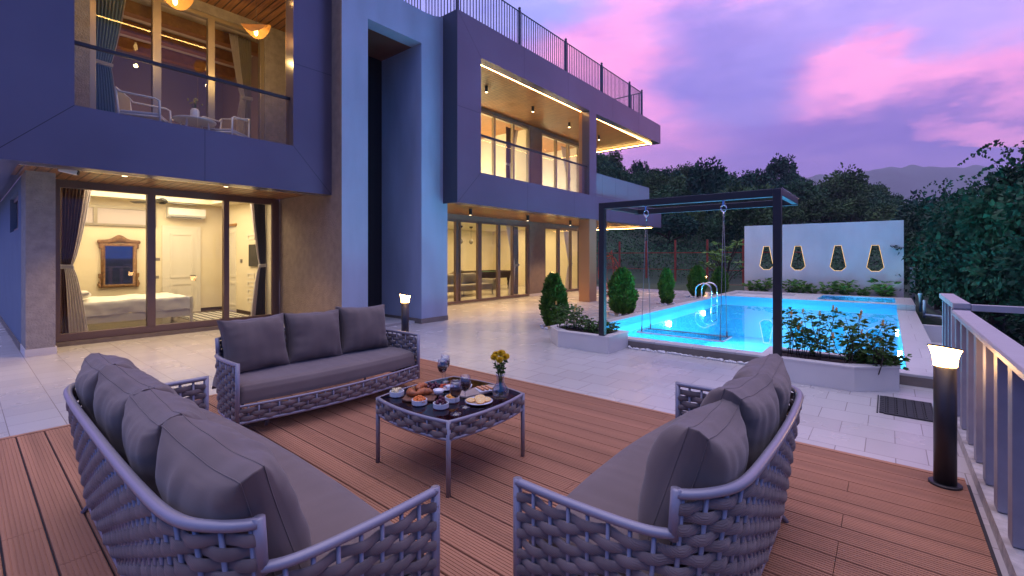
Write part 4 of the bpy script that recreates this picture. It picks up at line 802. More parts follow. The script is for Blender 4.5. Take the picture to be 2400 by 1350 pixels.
t=empty('wall_mirror',(2.38,13.88,1.3),label='mirror in a carved golden wood frame on the bedroom rear wall',cat='mirror')
MB().box(2.14,2.66,13.862,13.87,.83,1.74).build('mirror_glass',M['mirror'],t)
m=MB(); m.ring([(2.08,.77),(2.72,.77),(2.72,1.80),(2.08,1.80)],[(2.15,.84),(2.65,.84),(2.65,1.73),(2.15,1.73)],13.83,13.89,'y')
for i in range(34):
    q=i/33; x=2.04+.72*q; h=.045+.13*math.exp(-((q-.5)/.16)**2)+.03*math.exp(-((q-.5)/.4)**2); m.ball((x,13.845,1.80+h*.55),.036,7,5,1,.6,1.0+h*6)
for x in (2.07,2.73):
    for k in range(7): m.ball((x+(.02 if x>2.4 else -.02)*math.sin(k*1.4),13.85,.80+k*.045),.040-.002*k,7,5,1,.6,1.1)
    for k in range(3): m.ball((x,13.85,1.80-k*.05),.035,7,5,1,.6,1)
m.build('frame',M['brass'],t,smooth=True)
t=empty('air_conditioner',(3.7,13.8,2.5),label='white split air conditioner unit above the bedroom door',cat='air conditioner'); MB().prism([(13.89,2.45),(13.70,2.47),(13.66,2.53),(13.67,2.70),(13.89,2.72)],3.3,4.1,'x').build('body',M['plastic'],t,bevel=.01); MB().box(3.36,4.0,13.665,13.69,2.462,2.475).build('vent',M['dark'],t)
t=empty('ceiling_fan',(2.86,12.3,3.1),label='dark three blade ceiling fan in the bedroom',cat='ceiling fan'); MB().tube([(0,0,0),(0,0,-.36)],.016,8).build('rod',M['plastic'],t,local=True); MB().lathe([(.03,-.32),(.09,-.36),(.1,-.42),(.05,-.46)],n=16).build('motor',M['dark'],t,local=True,smooth=True)
for k in range(3):
    a=R(10+120*k); MB().obox((.36*math.cos(a),.36*math.sin(a),-.42),(.6,.13,.012),rz=a,rx=R(10)).build('blade',M['dark'],t,local=True,bevel=.004)
def rug():
    m=mat('rug_weave',(.7,.66,.6),.95); tt=m.node_tree; b=tt.nodes['Principled BSDF']; c=tt.nodes.new('ShaderNodeTexCoord'); mp_=tt.nodes.new('ShaderNodeMapping'); mp_.inputs['Rotation'].default_value=(0,0,R(45)); k=tt.nodes.new('ShaderNodeTexChecker'); k.inputs['Scale'].default_value=9; k.inputs[1].default_value=(.7,.66,.6,1); k.inputs[2].default_value=(.03,.028,.03,1)
    tt.links.new(c.outputs['Object'],mp_.inputs[0]); tt.links.new(mp_.outputs[0],k.inputs[0]); tt.links.new(k.outputs[0],b.inputs['Base Color']); return m
tag(MB().box(3.32,4.48,11.5,13.4,.062,.072).build('rug',rug()),'black and white checked rug on the bedroom floor beyond the bed','rug')
for loc,lb in (((3.12,13.89,1.42),'small grey switch plate on the bedroom rear wall, upper one left of the door'),((3.10,13.89,.98),'small grey switch plate on the bedroom rear wall, lower one left of the door')):
    tag(MB().box(loc[0]-.06,loc[0]+.06,13.885,13.899,loc[2]-.035,loc[2]+.035).build('switch_plate',mat('switch',(.25,.22,.2),.4)),lb,'switch')
tag(MB().box(4.545,4.559,12.55,12.67,1.33,1.42).build('switch_plate',mat('switch2',(.2,.17,.15),.4)),'small dark switch plate on the bedroom right wall beside the side door','switch')
t=empty('television',(4.53,11.75,1.6),label='black television on the bedroom right wall half behind the navy curtain',cat='television'); MB().box(4.515,4.555,11.35,12.05,1.25,1.78).build('screen',M['dark'],t,bevel=.004)
# ---------------------------------------------------------------- living room contents
t=empty('indoor_sofa',(12,12,.02),label='beige sofa on thin metal legs inside the living room glass doors',cat='sofa')
MB().box(10.2,13.3,11.85,12.6,.22,.45).build('seat',M['grey'],t,bevel=.05); MB().box(10.2,13.3,12.5,12.75,.25,.82).build('backrest',M['grey'],t,bevel=.06)
for x in (10.05,13.2): MB().box(x,x+.2,11.8,12.75,.2,.62).build('armrest',M['grey'],t,bevel=.05)
for x,y0 in ((10.2,11.9),(13.25,11.9),(10.2,12.6),(13.25,12.6),(11.7,11.9)): MB().tube([(x,y0,.02),(x,y0,.22)],.012,6).build('leg',M['dark'],t)
for x in (10.9,12.4): 
    o=pillow(.7,.42,.18,seed=x,nu=14,nv=12).build('back_cushion',M['grey'],t,local=True,smooth=True); o.location=(x-12,.38,.62)
t=empty('billiard_table',(14.6,13.6,.02),label='billiard table with green cloth and carved legs in the living room',cat='billiard table')
MB().box(13.6,15.9,13.0,14.2,.78,.80).build('cloth',M['green'],t); MB().ring([(13.5,12.9),(16,12.9),(16,14.3),(13.5,14.3)],[(13.62,13.02),(15.88,13.02),(15.88,14.18),(13.62,14.18)],.76,.85).build('rail',M['darkwood'],t,bevel=.01); MB().box(13.55,15.95,12.95,14.25,.55,.76).build('cabinet',M['darkwood'],t)
for x in (13.75,15.7):
    for y0 in (13.1,14.1): MB().lathe([(.05,.02),(.08,.08),(.05,.14),(.09,.25),(.07,.36),(.1,.46),(.09,.55)],(x,y0,0),14).build('leg',M['darkwood'],t,smooth=True)
for i,(x,lb) in enumerate(((12.4,'leftmost of the three glass pendant lamps in the living room'),(13.5,'middle one of the three glass pendant lamps in the living room'),(14.1,'rightmost of the three glass pendant lamps in the living room'))):
    t=empty('glass_pendant',(x,13.9,2.1),label=lb,cat='pendant lamp',group='glass pendant lamps in the living room'); MB().tube([(0,0,.05),(0,0,.64)],.006,5).build('cord',M['dark'],t,local=True); MB().lathe([(.03,.12),(.07,.07),(.09,0),(.06,-.06),(.02,-.09)],n=12).build('shade',mat('smoky',(.25,.22,.18),.2),t,local=True,smooth=True); MB().lathe([(.01,.58),(.07,.62),(.08,.67)],n=12).build('rose',M['dark'],t,local=True)
t=empty('sideboard',(11.5,15.8,.02),label='pale sideboard along the rear wall of the living room',cat='sideboard'); MB().box(9.6,13.0,15.55,15.98,.1,.75).build('cabinet',M['whitepaint'],t,bevel=.01); MB().box(9.6,13.0,15.53,15.99,.752,.78).build('top',M['darkwood'],t)
t=empty('television',(9.7,15.9,1.2),label='dark television standing at the left end of the living room sideboard',cat='television'); MB().box(11.4,12.6,15.9,15.95,.95,1.6).build('screen',mat('tvscreen',(.05,.09,.1),.2),t,bevel=.005); MB().box(11.8,12.2,15.85,15.98,.78,.95).build('stand',M['dark'],t)
def ridge(n,c,w_,h_):
    t=empty('carved_bench',c,label=n,cat='bench'); m=MB()
    for i in range(24):
        q=i/23; m.ball((-w_/2+w_*q,0,.62+h_*(.5+.5*math.sin(q*PI*3))),.06,7,5)
    m.box(-w_/2,w_/2,-.04,.04,.4,.62); m.build('backrest',mat('carved_pale',(.30,.22,.13),.7),t,local=True,smooth=False); MB().box(-w_/2,w_/2,-.5,.05,.36,.42).build('seat',M['grey'],t,local=True)
    for sx in (-1,1): MB().box(sx*w_/2-.03,sx*w_/2+.03,-.45,.0,.0,.36).build('leg',M['darkwood'],t,local=True)
ridge('carved pale bench back rising behind the sofa and billiard table',(13.9,15.2,.02),2.2,.18)
# ---------------------------------------------------------------- upper balcony contents
def monstera():
    t=empty('potted_plant',(16.3,8.9,3.47),label='potted plant with large split leaves on the upper right balcony',cat='potted plant'); MB().lathe([(.12,0),(.16,.3),(.17,.34)],n=16).build('pot',M['plastic'],t,local=True,smooth=True); m=MB(); st=MB(); rd=random.Random(4)
    for k in range(13):
        a=rd.uniform(0,2*PI); h=rd.uniform(.35,.72); q=Vector((math.cos(a)*.3*rd.uniform(.4,1),math.sin(a)*.3,.3+h)); st.tube([(0,0,.3),(q.x*.4,q.y*.4,.3+h*.7),q],.008,5)
        for j in range(9):
            b=a+(j-4)*.33; l=.20*(1-.06*abs(j-4)); m.leaf(q,(math.cos(b),math.sin(b),-.25),l,.06,.05,side=Vector((-math.sin(b),math.cos(b),.2)))
    m.build('leaves',mat('monstera',(.05,.15,.05),.4),t,local=True); st.build('stems',M['leaf'],t,local=True)
monstera()
def rchair(loc,rz,lab):
    t=empty('rope_chair',loc,rz,label=lab,cat='chair',group='rope chairs on the upper left balcony'); fm=M['plastic']
    for sx in (-1,1):
        m=MB(); m.tube([(sx*.28,-.28,0),(sx*.28,-.26,.62),(sx*.28,-.2,.65),(sx*.28,.25,.70),(sx*.26,.3,.76)],.016,8); m.tube([(sx*.26,.3,.76),(sx*.28,.26,.38),(sx*.28,.34,0)],.016,8); m.build('side_frame',fm,t,local=True,smooth=True)
    m=MB(); m.tube([(-.28,-.27,.36),(.28,-.27,.36),(.28,.27,.36),(-.28,.27,.36)],.014,8,closed=True); m.tube([(-.26,.3,.76),(.26,.3,.76)],.016,8); m.build('seat_frame',fm,t,local=True,smooth=True)
    m=MB()
    for i in range(26): x=-.25+.5*i/25; m.tube([(x,.29,.75),(x,.27,.38)],.005,4)
    m.build('rope_back',mat('rope_tan_%d'%int(loc[0]*10),(.50,.38,.20),.8),t,local=True); MB().box(-.27,.27,-.26,.26,.37,.43).build('seat_cushion',mat('seatpad_%d'%int(loc[0]*10),(.55,.55,.58),.9),t,local=True,bevel=.025)
rchair((1.95,9.35,3.36),R(62),'pale rope armchair with cushion at the left of the balcony table'); rchair((3.15,9.45,3.36),R(-50),'pale rope chair partly hidden right of the balcony table')
t=empty('balcony_table',(2.62,9.3,3.36),label='round pale table on the upper left balcony',cat='table'); MB().lathe([(.30,.46),(.32,.475),(.32,.49),(.30,.50)],n=28).build('tabletop',M['plastic'],t,local=True,smooth=False)
for k in range(4): a=R(45+90*k); MB().tube([(.22*math.cos(a),.22*math.sin(a),.46),(.27*math.cos(a),.27*math.sin(a),0)],.014,7).build('leg',M['plastic'],t,local=True)
t=empty('balcony_vase',(2.60,9.22,3.86),label='white vase with small yellow flowers on the upper balcony table',cat='vase'); MB().lathe([(.05,0),(.065,.02),(.066,.14),(.05,.17),(.03,.18)],n=16).build('vase',M['plastic'],t,local=True,smooth=True); m=MB(); st=MB(); rd=random.Random(9)
for k in range(26):
    a=rd.uniform(0,6.3); rr=rd.uniform(.0,.11); z=rd.uniform(.26,.36); st.tube([(0,0,.16),(rr*math.cos(a),rr*math.sin(a),z)],.002,3); m.ball((rr*math.cos(a),rr*math.sin(a),z),.015,6,4)
st.build('stems',M['leaf'],t,local=True); m.build('flowers',mat('dryyellow',(.45,.36,.08),.8),t,local=True)
# ---------------------------------------------------------------- red hanging chair beyond the column
t=empty('hanging_chair',(15.8,8.0,-.02),label='red wicker hanging chair with ring frame behind the house column',cat='chair')
m=MB(); m.tube([(15.8+.1,8.0+.75*math.cos(a),1.0+.85*math.sin(a)) for a in [i*2*PI/28 for i in range(28)]],.03,8,closed=True); m.tube([(15.9+.12*math.sin(i),8.0+.62*math.cos(i*2*PI/28),1.0+.72*math.sin(i*2*PI/28)) for i in range(28)],.02,6,closed=True)
for i in range(26):
    a=i*2*PI/26; m.tube([(15.9,8+.74*math.cos(a),1+.84*math.sin(a)),(16.25,8+.3*math.cos(a+.3),.95+.35*math.sin(a+.3))],.010,5)
m.build('wicker_pod',M['red'],t); m=MB(); m.ball((15.95,8.0,.42),.5,16,8,.9,1.1,.3); m.build('seat_cushion',mat('pinkpad',(.36,.13,.14),.9),t,smooth=True); m=MB(); m.tube([(16.3,8.0,0),(16.5,8.0,1.2),(16.3,8.0,2.1),(15.95,8.0,1.9)],.03,8); m.tube([(15.7+.5*math.cos(i*.35),8+.5*math.sin(i*.35),.01) for i in range(18)],.02,6,closed=True); m.build('stand',M['red'],t,smooth=True)
t.scale=(.6,.6,.82); t.location=(15.75,8.22,-.02)
t=empty('garden_chair',(13.6,6.55,-.02),label='low red metal chair standing behind the widest conifer bush',cat='chair')
m=MB(); m.obox((0,0,.42),(.5,.5,.03)); m.obox((.05,.27,.62),(.5,.03,.4),rx=R(-12)); m.build('seat_shell',M['red'],t,local=True,bevel=.01)
for sx in (-1,1):
    for sy in (-1,1): MB().tube([(sx*.2,sy*.2,.41),(sx*.25,sy*.24,0)],.012,6).build('leg',M['red'],t,local=True)
# ---------------------------------------------------------------- woven sofas
def crv(ctrl,step=.02):
    # Catmull-Rom through control points, resampled evenly
    pts=[]; C=[Vector((a,b,0)) for a,b in ctrl]
    for i in range(len(C)-1):
        p0=C[max(i-1,0)];p1=C[i];p2=C[i+1];p3=C[min(i+2,len(C)-1)]
        for k in range(12):
            t=k/12; pts.append(.5*((2*p1)+(p2-p0)*t+(2*p0-5*p1+4*p2-p3)*t*t+(3*p1-p0-3*p2+p3)*t**3))
    pts.append(C[-1]); out=[pts[0]]; acc=0
    tot=sum((b-a).length for a,b in zip(pts,pts[1:])); n=max(4,round(tot/step/4)*4); st=tot/n; k=0; d=0
    for i in range(1,n):
        tgt=i*st
        while k<len(pts)-2 and d+(pts[k+1]-pts[k]).length<tgt: d+=(pts[k+1]-pts[k]).length; k+=1
        l=(pts[k+1]-pts[k]).length; out.append(pts[k].lerp(pts[k+1],(tgt-d)/max(l,1e-9)))
    out.append(pts[-1]); return out
def weave(pts,z0,z1,zfun,mb,bars,barmb,taper,pitch=.036,per=4,rmin=0,amp=.0105,hh=.0200,th=.0072,nsec=8,base=0):
    n=len(pts); nor=[]
    for i in range(n):
        t=(pts[min(i+1,n-1)]-pts[max(i-1,0)]).normalized(); nor.append(Vector((t.y,-t.x,0)))
    rows=int((z1-z0)/pitch)
    for r in range(rows):
        z=z0+pitch*(r+.5); ring=[]; segs=[]
        for i in range(n):
            if z+pitch*.35>zfun(i): 
                if len(ring)>4: segs.append(ring)
                ring=[]; continue
            s=i/per*PI+(r+base)*PI; c=taper(pts[i],z)+nor[i]*amp*math.cos(s)
            zz=z+.004*math.sin(i/per*PI*.5+r*1.7)
            ring.append((Vector((c.x,c.y,zz)),nor[i],math.cos(s)))
        if len(ring)>4: segs.append(ring)
        for ring in segs:
            vs=[];fs=[];m=len(ring)
            for c,nv,cs in ring:
                e=1.0 if abs(cs)>.5 else .9
                for k in range(nsec):
                    a=2*PI*k/nsec; ca=math.cos(a); sa=math.sin(a); sg=1 if sa>=0 else -1
                    vs.append(c+Vector((0,0,1))*hh*e*(abs(sa)**.62)*sg+nv*th*(abs(ca)**.55)*(1 if ca>=0 else -1))
            for i in range(m-1):
                for k in range(nsec): fs.append((i*nsec+k,i*nsec+(k+1)%nsec,(i+1)*nsec+(k+1)%nsec,(i+1)*nsec+k))
            fs.append(tuple(range(nsec-1,-1,-1))); fs.append(tuple((m-1)*nsec+k for k in range(nsec))); mb.add(vs,fs)
    for i in range(0,n,per):
        if i==0 or i==n-1: continue
        barmb.append(MB().tube([tuple(taper(pts[i],z0-.01))[:2]+(z0-.01,),tuple(taper(pts[i],zfun(i)))[:2]+(zfun(i),)],.0085,6))
def sofa(loc,rz,W,ncush,label,seed,leans):
    t=empty('woven_sofa',loc,rz,label=label,cat='sofa',group='woven rope sofas around the coffee table'); D=.775; h=W/2; ZA,ZB,Z0=.60,.735,.12
    ctrl=[(-h,0),(-h-.004,.25),(-h+.01,.50),(-h+.05,.615),(-h+.135,.705),(-h+.28,.765),(-h+.6,.785),(0,.79)]
    ctrl=ctrl+[(-a,b) for a,b in ctrl[-2::-1]]; pts=crv(ctrl); n=len(pts)
    k1=min(i for i in range(n) if pts[i].y>.60); k2=n-1-k1
    def taper(p,z):
        q=1-min(1,max(0,(z-Z0)/(ZB-Z0))); b=max(0,p.y/.79); return Vector((p.x*(1-.02*q*b),p.y-.085*q*b*b,0))
    zf=lambda i: ZB-.012 if k1<=i<=k2 else ZA-.012
    rp=MB(); bars=[]; weave(pts,Z0+.012,ZB,zf,rp,None,bars,taper)
    # front apron
    fp=crv([(-h,0),(-h*.5,-.085),(0,-.115),(h*.5,-.085),(h,0)]); weave(fp,Z0+.012,.245,lambda i:.25,rp,None,bars,lambda p,z:p,base=1)
    rp.build('rope_weave',M['rope'],t,local=True,smooth=True); [b_.build('bar',M['frame_metal'],t,local=True,smooth=True) for b_ in bars]
    fm=MB(); r=.0165
    def at_(p,z): q=taper(p,z); return (q.x,q.y,z)
    fm.tube([at_(p,ZA) for p in pts[:k1+1]],r,10,sq=1.15); fm.tube([at_(pts[k1],ZA-.016),at_(pts[k1],ZB+.016)],r*1.1,10); fm.tube([at_(p,ZB) for p in pts[k1:k2+1]],r,10,sq=1.15); fm.tube([at_(pts[k2],ZA-.016),at_(pts[k2],ZB+.016)],r*1.1,10); fm.tube([at_(p,ZA) for p in pts[k2:]],r,10,sq=1.15)
    fm.build('top_rail',M['frame_metal'],t,local=True,smooth=True)
    m=MB(); m.tube([at_(p,Z0) for p in pts],.013,8); m.tube([(p.x,p.y,Z0) for p in fp],.013,8); m.tube([(p.x,p.y,.258) for p in fp],.011,8); m.build('lower_rail',M['frame_metal'],t,local=True,smooth=True)
    for s in (-1,1): MB().tube([(s*h,0,Z0-.012),(s*h,0,ZA+.014)],.018,10).build('front_post',M['frame_metal'],t,local=True,smooth=True)
    for x,y,dx,dy in ((-h+.28,.70,.03,.09),(h-.28,.70,-.03,.09),(-h+.3,.12,.02,.02),(h-.3,.12,-.02,.02)): MB().tube([(x,y-(.09 if y>.5 else 0),Z0),(x+dx*-1,y+dy-.09*(y>.5),0)],.0135,8).build('leg',M['frame_metal'],t,local=True,smooth=True)
    # seat
    x1=h-.028
    def seatf(u,v):
        a=2*u-1; b=v; x=x1*max(-1,min(1,a*1.02)); prof=[(.0,0),(.0,.03),(.012,.10),(.035,.135),(.08,.148),(.35,.152),(.62,.145),(.66,.10),(.665,.0)]
        q=b*(len(prof)-1); k=min(int(q),len(prof)-2); w_=q-k; y=prof[k][0]+(prof[k+1][0]-prof[k][0])*w_; z=prof[k][1]+(prof[k+1][1]-prof[k][1])*w_
        bow=-.075*(1-a*a)*max(0,1-y/.6); e=1-max(0,(abs(a)-.955)/.045)**2
        z*=.25+.75*math.sqrt(max(0,e)); z+=.004*noise.noise(Vector((x*4,y*5,seed)))*(b>.3)+.0035*noise.noise(Vector((x*18,y*2.5,seed+3)))*(b>.4); return (x,y+bow+.02,.272+z)
    sg=[(-1),(1)]; MB().grid(seatf,int(W*34),40).build('seat_cushion',M['cushion2'],t,local=True,smooth=True)
    MB().prism([(-x1+.01,.04),(0,-.035),(x1-.01,.04),(x1-.05,.66),(-x1+.05,.66)],.262,.30).build('seat_base',M['cushion2'],t,local=True)
    mg=.24 if ncush==3 and loc[1]<2 else .13; cw=(W-mg)/ncush
    for i in range(ncush):
        l=leans[i]; o=pillow(cw*1.0,.51,.29,48,42,seed=seed+i*3.7,wr=1.8,edge=.24,pinch=.10,seamr=.0018).build('back_cushion',M['cushion'],t,local=True,smooth=True)
        o.location=(-W/2+mg/2+cw*(i+.5)+l[1],.565+l[2],.655+l[3]); o.rotation_euler=(R(l[0]),R(l[4]),R(l[5]))
    return t
# local frame: x along the width, y from front to back
sofa((2.395,4.12,0),0,1.87,3,'woven rope sofa facing the camera with its back to the house, behind the coffee table',1,[(-13,0,0,.0,-1,3),(-12,.0,.01,0,1,-2),(-13,0,0,.01,2,-4)])
sofa((1.165,2.61,0),R(90),2.54,4,'long woven rope sofa at left seen from behind, with four back cushions',21,[(-19,.02,.0,-.01,-3,4),(-19,.0,.01,.0,2,-3),(-18,-.01,.0,.0,-2,3),(-19,-.02,.0,0,2,-2)])
sofa((2.32,1.14,0),R(180),1.80,3,'woven rope sofa at right seen from behind, nearest the white railing',51,[(-17,0,0,.0,2,3),(-17,.0,.01,.01,-3,-3),(-18,0,0,.0,-3,3)])
# ---------------------------------------------------------------- coffee table
ct=empty('coffee_table',(2.32,2.49,0),label='low woven rope coffee table with smoked glass top and thin legs',cat='coffee table'); a=.375
def edgepts(z,inset=0,b=.045,stp=.016):
    o=[]; q=a-inset
    for (x0,y0),(x1,y1) in (((-q,-q),(q,-q)),((q,-q),(q,q)),((q,q),(-q,q)),((-q,q),(-q,-q))):
        n_=12
        for k in range(n_):
            u=k/n_; bx=4*u*(1-u)*b; d=Vector((x1-x0,y1-y0,0)).normalized(); nv=Vector((d.y,-d.x,0)); p=Vector((x0+(x1-x0)*u,y0+(y1-y0)*u,0))+nv*bx; o.append((p.x,p.y,z))
    return o
m=MB(); m.tube(edgepts(.462),.0135,8,closed=True); m.build('top_rail',M['frame_metal'],ct,local=True,smooth=True)
MB().tube(edgepts(.352),.011,8,closed=True).build('lower_rail',M['frame_metal'],ct,local=True,smooth=True)
e=edgepts(0,.012); MB().prism([(p[0],p[1]) for p in e],.464,.474).build('glass_top',M['tableglass'],ct,local=True)
MB().prism([(p[0]*.97,p[1]*.97) for p in e],.440,.445).build('under_panel',mat('under_panel',(.34,.15,.10),.5),ct,local=True)
rp=MB(); br=[]
for s in range(4):
    q=[(-a,-a),(-a*.5,-a-.034),(0,-a-.045),(a*.5,-a-.034),(a,-a)]; ms=[(x*math.cos(s*PI/2)-y*math.sin(s*PI/2),x*math.sin(s*PI/2)+y*math.cos(s*PI/2)) for x,y in q]
    weave(crv(ms),.358,.46,lambda i:.456,rp,None,br,lambda p,z:p,pitch=.0325)
rp.build('rope_weave',M['rope'],ct,local=True,smooth=True); [b_.build('bar',M['frame_metal'],ct,local=True,smooth=True) for b_ in br]
for sx in (-1,1):
    for sy in (-1,1): MB().tube([(sx*a,sy*a,0),(sx*a,sy*a,.47)],.0155,10).build('leg',M['frame_metal'],ct,local=True,smooth=True)
TZ=.4745
# things on the table
def wine(x,y,lab,k=1):
    t=empty('wine_glass',(x,y,TZ),label=lab,cat='wine glass',group='glasses of red wine on the coffee table'); 
    MB().lathe([(.037*k,0),(.036*k,.003),(.009,.009),(.0055,.02),(.005,.095),(.010,.105),(.030*k,.122),(.0405*k,.150),(.0395*k,.175),(.033*k,.215),(.0318*k,.215),(.038*k,.175),(.039*k,.150),(.029*k,.124),(.006,.108)],n=24,capt=True).build('glass',M['wglass'],t,local=True,smooth=True)
    MB().lathe([(.004,.109),(.028*k,.125),(.0382*k,.150),(.0384*k,.166)],n=24).build('wine',M['wine'],t,local=True,smooth=False)
M['wglass']=glass('wine_glass_clear',(.86,.87,.90),ior=2.1,rough=.03); M['wine']=mat('red_wine',(.018,.002,.006),.08,spec=.8)
wine(2.42,2.70,'wine glass in front of the rear pair, left of the dip bowls'); wine(2.53,2.79,'rearmost wine glass on the coffee table'); wine(2.055,2.165,'nearest wine glass at the front edge of the coffee table'); wine(2.19,2.215,'wine glass just behind the nearest one, left of the orange slices')
M['dish']=mat('dish_white',(.70,.72,.76),.25,spec=.6)
def bowl(x,y,r,h,lab,cat='bowl'):
    t=empty('bowl',(x,y,TZ),label=lab,cat=cat); MB().lathe([(r*.9,0),(r,.006),(r,h),(r-.005,h),(r-.006,.012)],n=26).build('dish',M['dish'],t,local=True,smooth=False); return t
rd=random.Random(11)
def heap(t,n,r,z0,h,s,mt,nm,sx=1,sy=1,sz=1,jit=.3):
    m=MB()
    for i in range(n):
        a_=rd.uniform(0,6.3); q=rd.random()**.6*r; m.ball((q*math.cos(a_),q*math.sin(a_),z0+h*(1-(q/r)**2)*rd.uniform(.5,1)),s*rd.uniform(.8,1.2),7,5,sx,sy,sz,jit)
    m.build(nm,mt,t,local=True,smooth=True)
M['carrot']=mat('carrot',(.75,.20,.03),.5,var=.15,vscale=60); M['grape']=mat('grape',(.09,.012,.03),.25,var=.4,vscale=50); M['croissant']=mat('croissant',(.40,.115,.03),.42,var=.35,vscale=45,bump=.3,bscale=80); M['cheese']=mat('cheese',(.78,.66,.38),.5); M['cream_dip']=mat('cream_dip',(.8,.78,.75),.4,bump=.5,bscale=60); M['orange']=mat('orange_fruit',(.80,.33,.04),.45,var=.12,vscale=70); M['board']=mat('acacia_board',(.17,.075,.04),.5,var=.3,vscale=14,stretch=(1,6,1))
t=bowl(2.045,2.775,.052,.038,'white bowl of cheese cubes at the left corner of the coffee table'); m=MB()
for k in range(16): a_=rd.uniform(0,6.3); q=rd.uniform(0,.032); m.obox((q*math.cos(a_),q*math.sin(a_),.034+rd.uniform(0,.014)),(.024,.016,.014),rz=rd.uniform(0,3),rx=rd.uniform(-.6,.6))
m.build('cheese',M['cheese'],t,local=True,bevel=.002)
t=bowl(2.03,2.50,.053,.036,'white bowl heaped with small orange carrots in front of the croissants'); heap(t,70,.046,.026,.03,.0085,M['carrot'],'carrots')
t=bowl(2.075,2.33,.053,.036,'white bowl of dark red grapes at the front of the table'); heap(t,30,.034,.03,.045,.012,M['grape'],'grapes',jit=0)
t=bowl(2.215,2.37,.052,.036,'white bowl of dried apricots half behind the front wine glass'); heap(t,26,.042,.03,.03,.013,M['orange'],'apricots',1.1,1,.55)
tb=empty('serving_board',(2.2,2.66,TZ),R(38),label='dark wooden serving board under croissants and biscuits at the rear left of the table',cat='serving board')
MB().prism([(-.18,-.11),(.14,-.12),(.17,-.08),(.18,.09),(.14,.12),(-.16,.12),(-.19,.08)],0,.014).build('board',M['board'],tb,local=True,bevel=.004)
def croissant(x,y,rz,lab):
    m=MB(); pts=[(x+.052*math.cos(q)*math.cos(rz)-.035*math.sin(q)*math.sin(rz),y+.052*math.cos(q)*math.sin(rz)+.035*math.sin(q)*math.cos(rz),TZ+.036) for q in [i*PI/13 for i in range(14)]]
    m.tube(pts,[(.006+.021*max(0,math.sin(PI*i/13))**.7)*(1+.16*(i%3==0)) for i in range(14)],10); tag(m.build('croissant',M['croissant'],smooth=True),lab,'croissant')
croissant(2.235,2.70,.3,'glazed croissant lying highest on the dark serving board'); croissant(2.12,2.66,1.2,'plain croissant at the left end of the dark serving board'); croissant(2.145,2.58,-.4,'croissant lying just behind the bowl of small carrots')
m=MB()
for k in range(8): m.obox((2.135+.010*(k%3),2.745-.012*(k//3),TZ+.024+.010*(k//3)),(.085,.011,.009),rz=R(35)+.08*(k%2))
tag(m.build('breadsticks',mat('breadstick',(.50,.25,.09),.6)),'stack of short breadsticks on the dark serving board','breadsticks')
m=MB()
for k in range(26): a_=rd.uniform(0,6.3); q=rd.uniform(0,.045); m.ball((2.31+q*math.cos(a_)*1.5,2.68+q*math.sin(a_),TZ+.026+rd.uniform(0,.02)),.012,8,6)
tag(m.build('grape_bunch',M['grape'],smooth=True),'bunch of dark grapes behind the dip bowl on the dark board','grapes')
def smallbowl(x,y,r,z,h,lab,fill,fm):
    t=empty('dip_bowl',(x,y,TZ+z),label=lab,cat='bowl'); MB().lathe([(r*.55,0),(r*.85,h*.4),(r,h),(r-.004,h),(r*.8,h*.45)],n=24).build('dish',M['dish'],t,local=True,smooth=True); MB().ball((0,0,h*.8),r*.82,14,6,1,1,.28,.3).build(fill,fm,t,local=True,smooth=True)
smallbowl(2.235,2.535,.040,.014,.036,'small round white bowl of creamy dip on the right end of the dark board','dip',M['cream_dip'])
smallbowl(2.40,2.60,.030,.001,.03,'small white bowl with dip on the plate of dried tomatoes','dip',M['cream_dip'])
t=empty('plate',(2.40,2.645,TZ),label='white plate of red dried tomato pieces behind the wine glasses',cat='plate'); MB().lathe([(.05,0),(.085,.009),(.085,.012),(.05,.004)],n=26).build('dish',M['dish'],t,local=True,smooth=True); heap(t,26,.06,.012,.02,.013,mat('dried_tomato',(.50,.07,.02),.5),'tomato_pieces',1.4,.8,.4)
t=empty('plate',(2.325,2.215,TZ),label='white oval plate of fresh orange slices at the right front of the table',cat='plate'); MB().lathe([(.055,0),(.098,.010),(.098,.013),(.055,.004)],n=30).build('dish',M['dish'],t,local=True,smooth=True)
for x,y,tl,k in ((-.045,.035,8,0),(.035,-.04,12,0),(-.025,-.035,16,0),(.05,.03,10,0),(.005,.005,24,0)):
    o=MB().lathe([(.030,0),(.033,.003),(.030,.006)],n=22).build('orange_slice',M['orange'],t,local=True); o.location=(x,y,.013+k+tl*.0004); o.rotation_euler=(R(tl),R(-tl*.7),0)
    q=MB()
    for g in range(8):
        a0=g*PI/4+.06; a1=(g+1)*PI/4-.06; q.add([(0.004*math.cos((a0+a1)/2),0.004*math.sin((a0+a1)/2),.0066),(.025*math.cos(a0),.025*math.sin(a0),.0066),(.027*math.cos((a0+a1)/2),.027*math.sin((a0+a1)/2),.0066),(.025*math.cos(a1),.025*math.sin(a1),.0066)],[(0,1,2,3)])
    q.build('pulp',mat('pulp_%d'%int(tl),(.85,.50,.12),.3),o,local=True); MB().lathe([(.029,.006),(.029,.0063)],n=22).build('pith',mat('pith_%d'%int(tl),(.85,.72,.42),.5),o,local=True)
tw=empty('serving_board',(2.50,2.385,TZ),R(-12),label='pale stone serving board with toast at the right rear of the table',cat='serving board'); MB().prism([(-.16,-.075),(.15,-.08),(.19,-.03),(.19,.03),(.15,.08),(-.15,.075),(-.18,.04),(-.18,-.04)],0,.014).build('board',mat('pale_board',(.36,.29,.25),.5,var=.2,vscale=12),tw,local=True,bevel=.004)
smallbowl(2.47,2.475,.038,.014,.03,'small white bowl of whipped cream on the pale serving board','cream',M['cream_dip'])
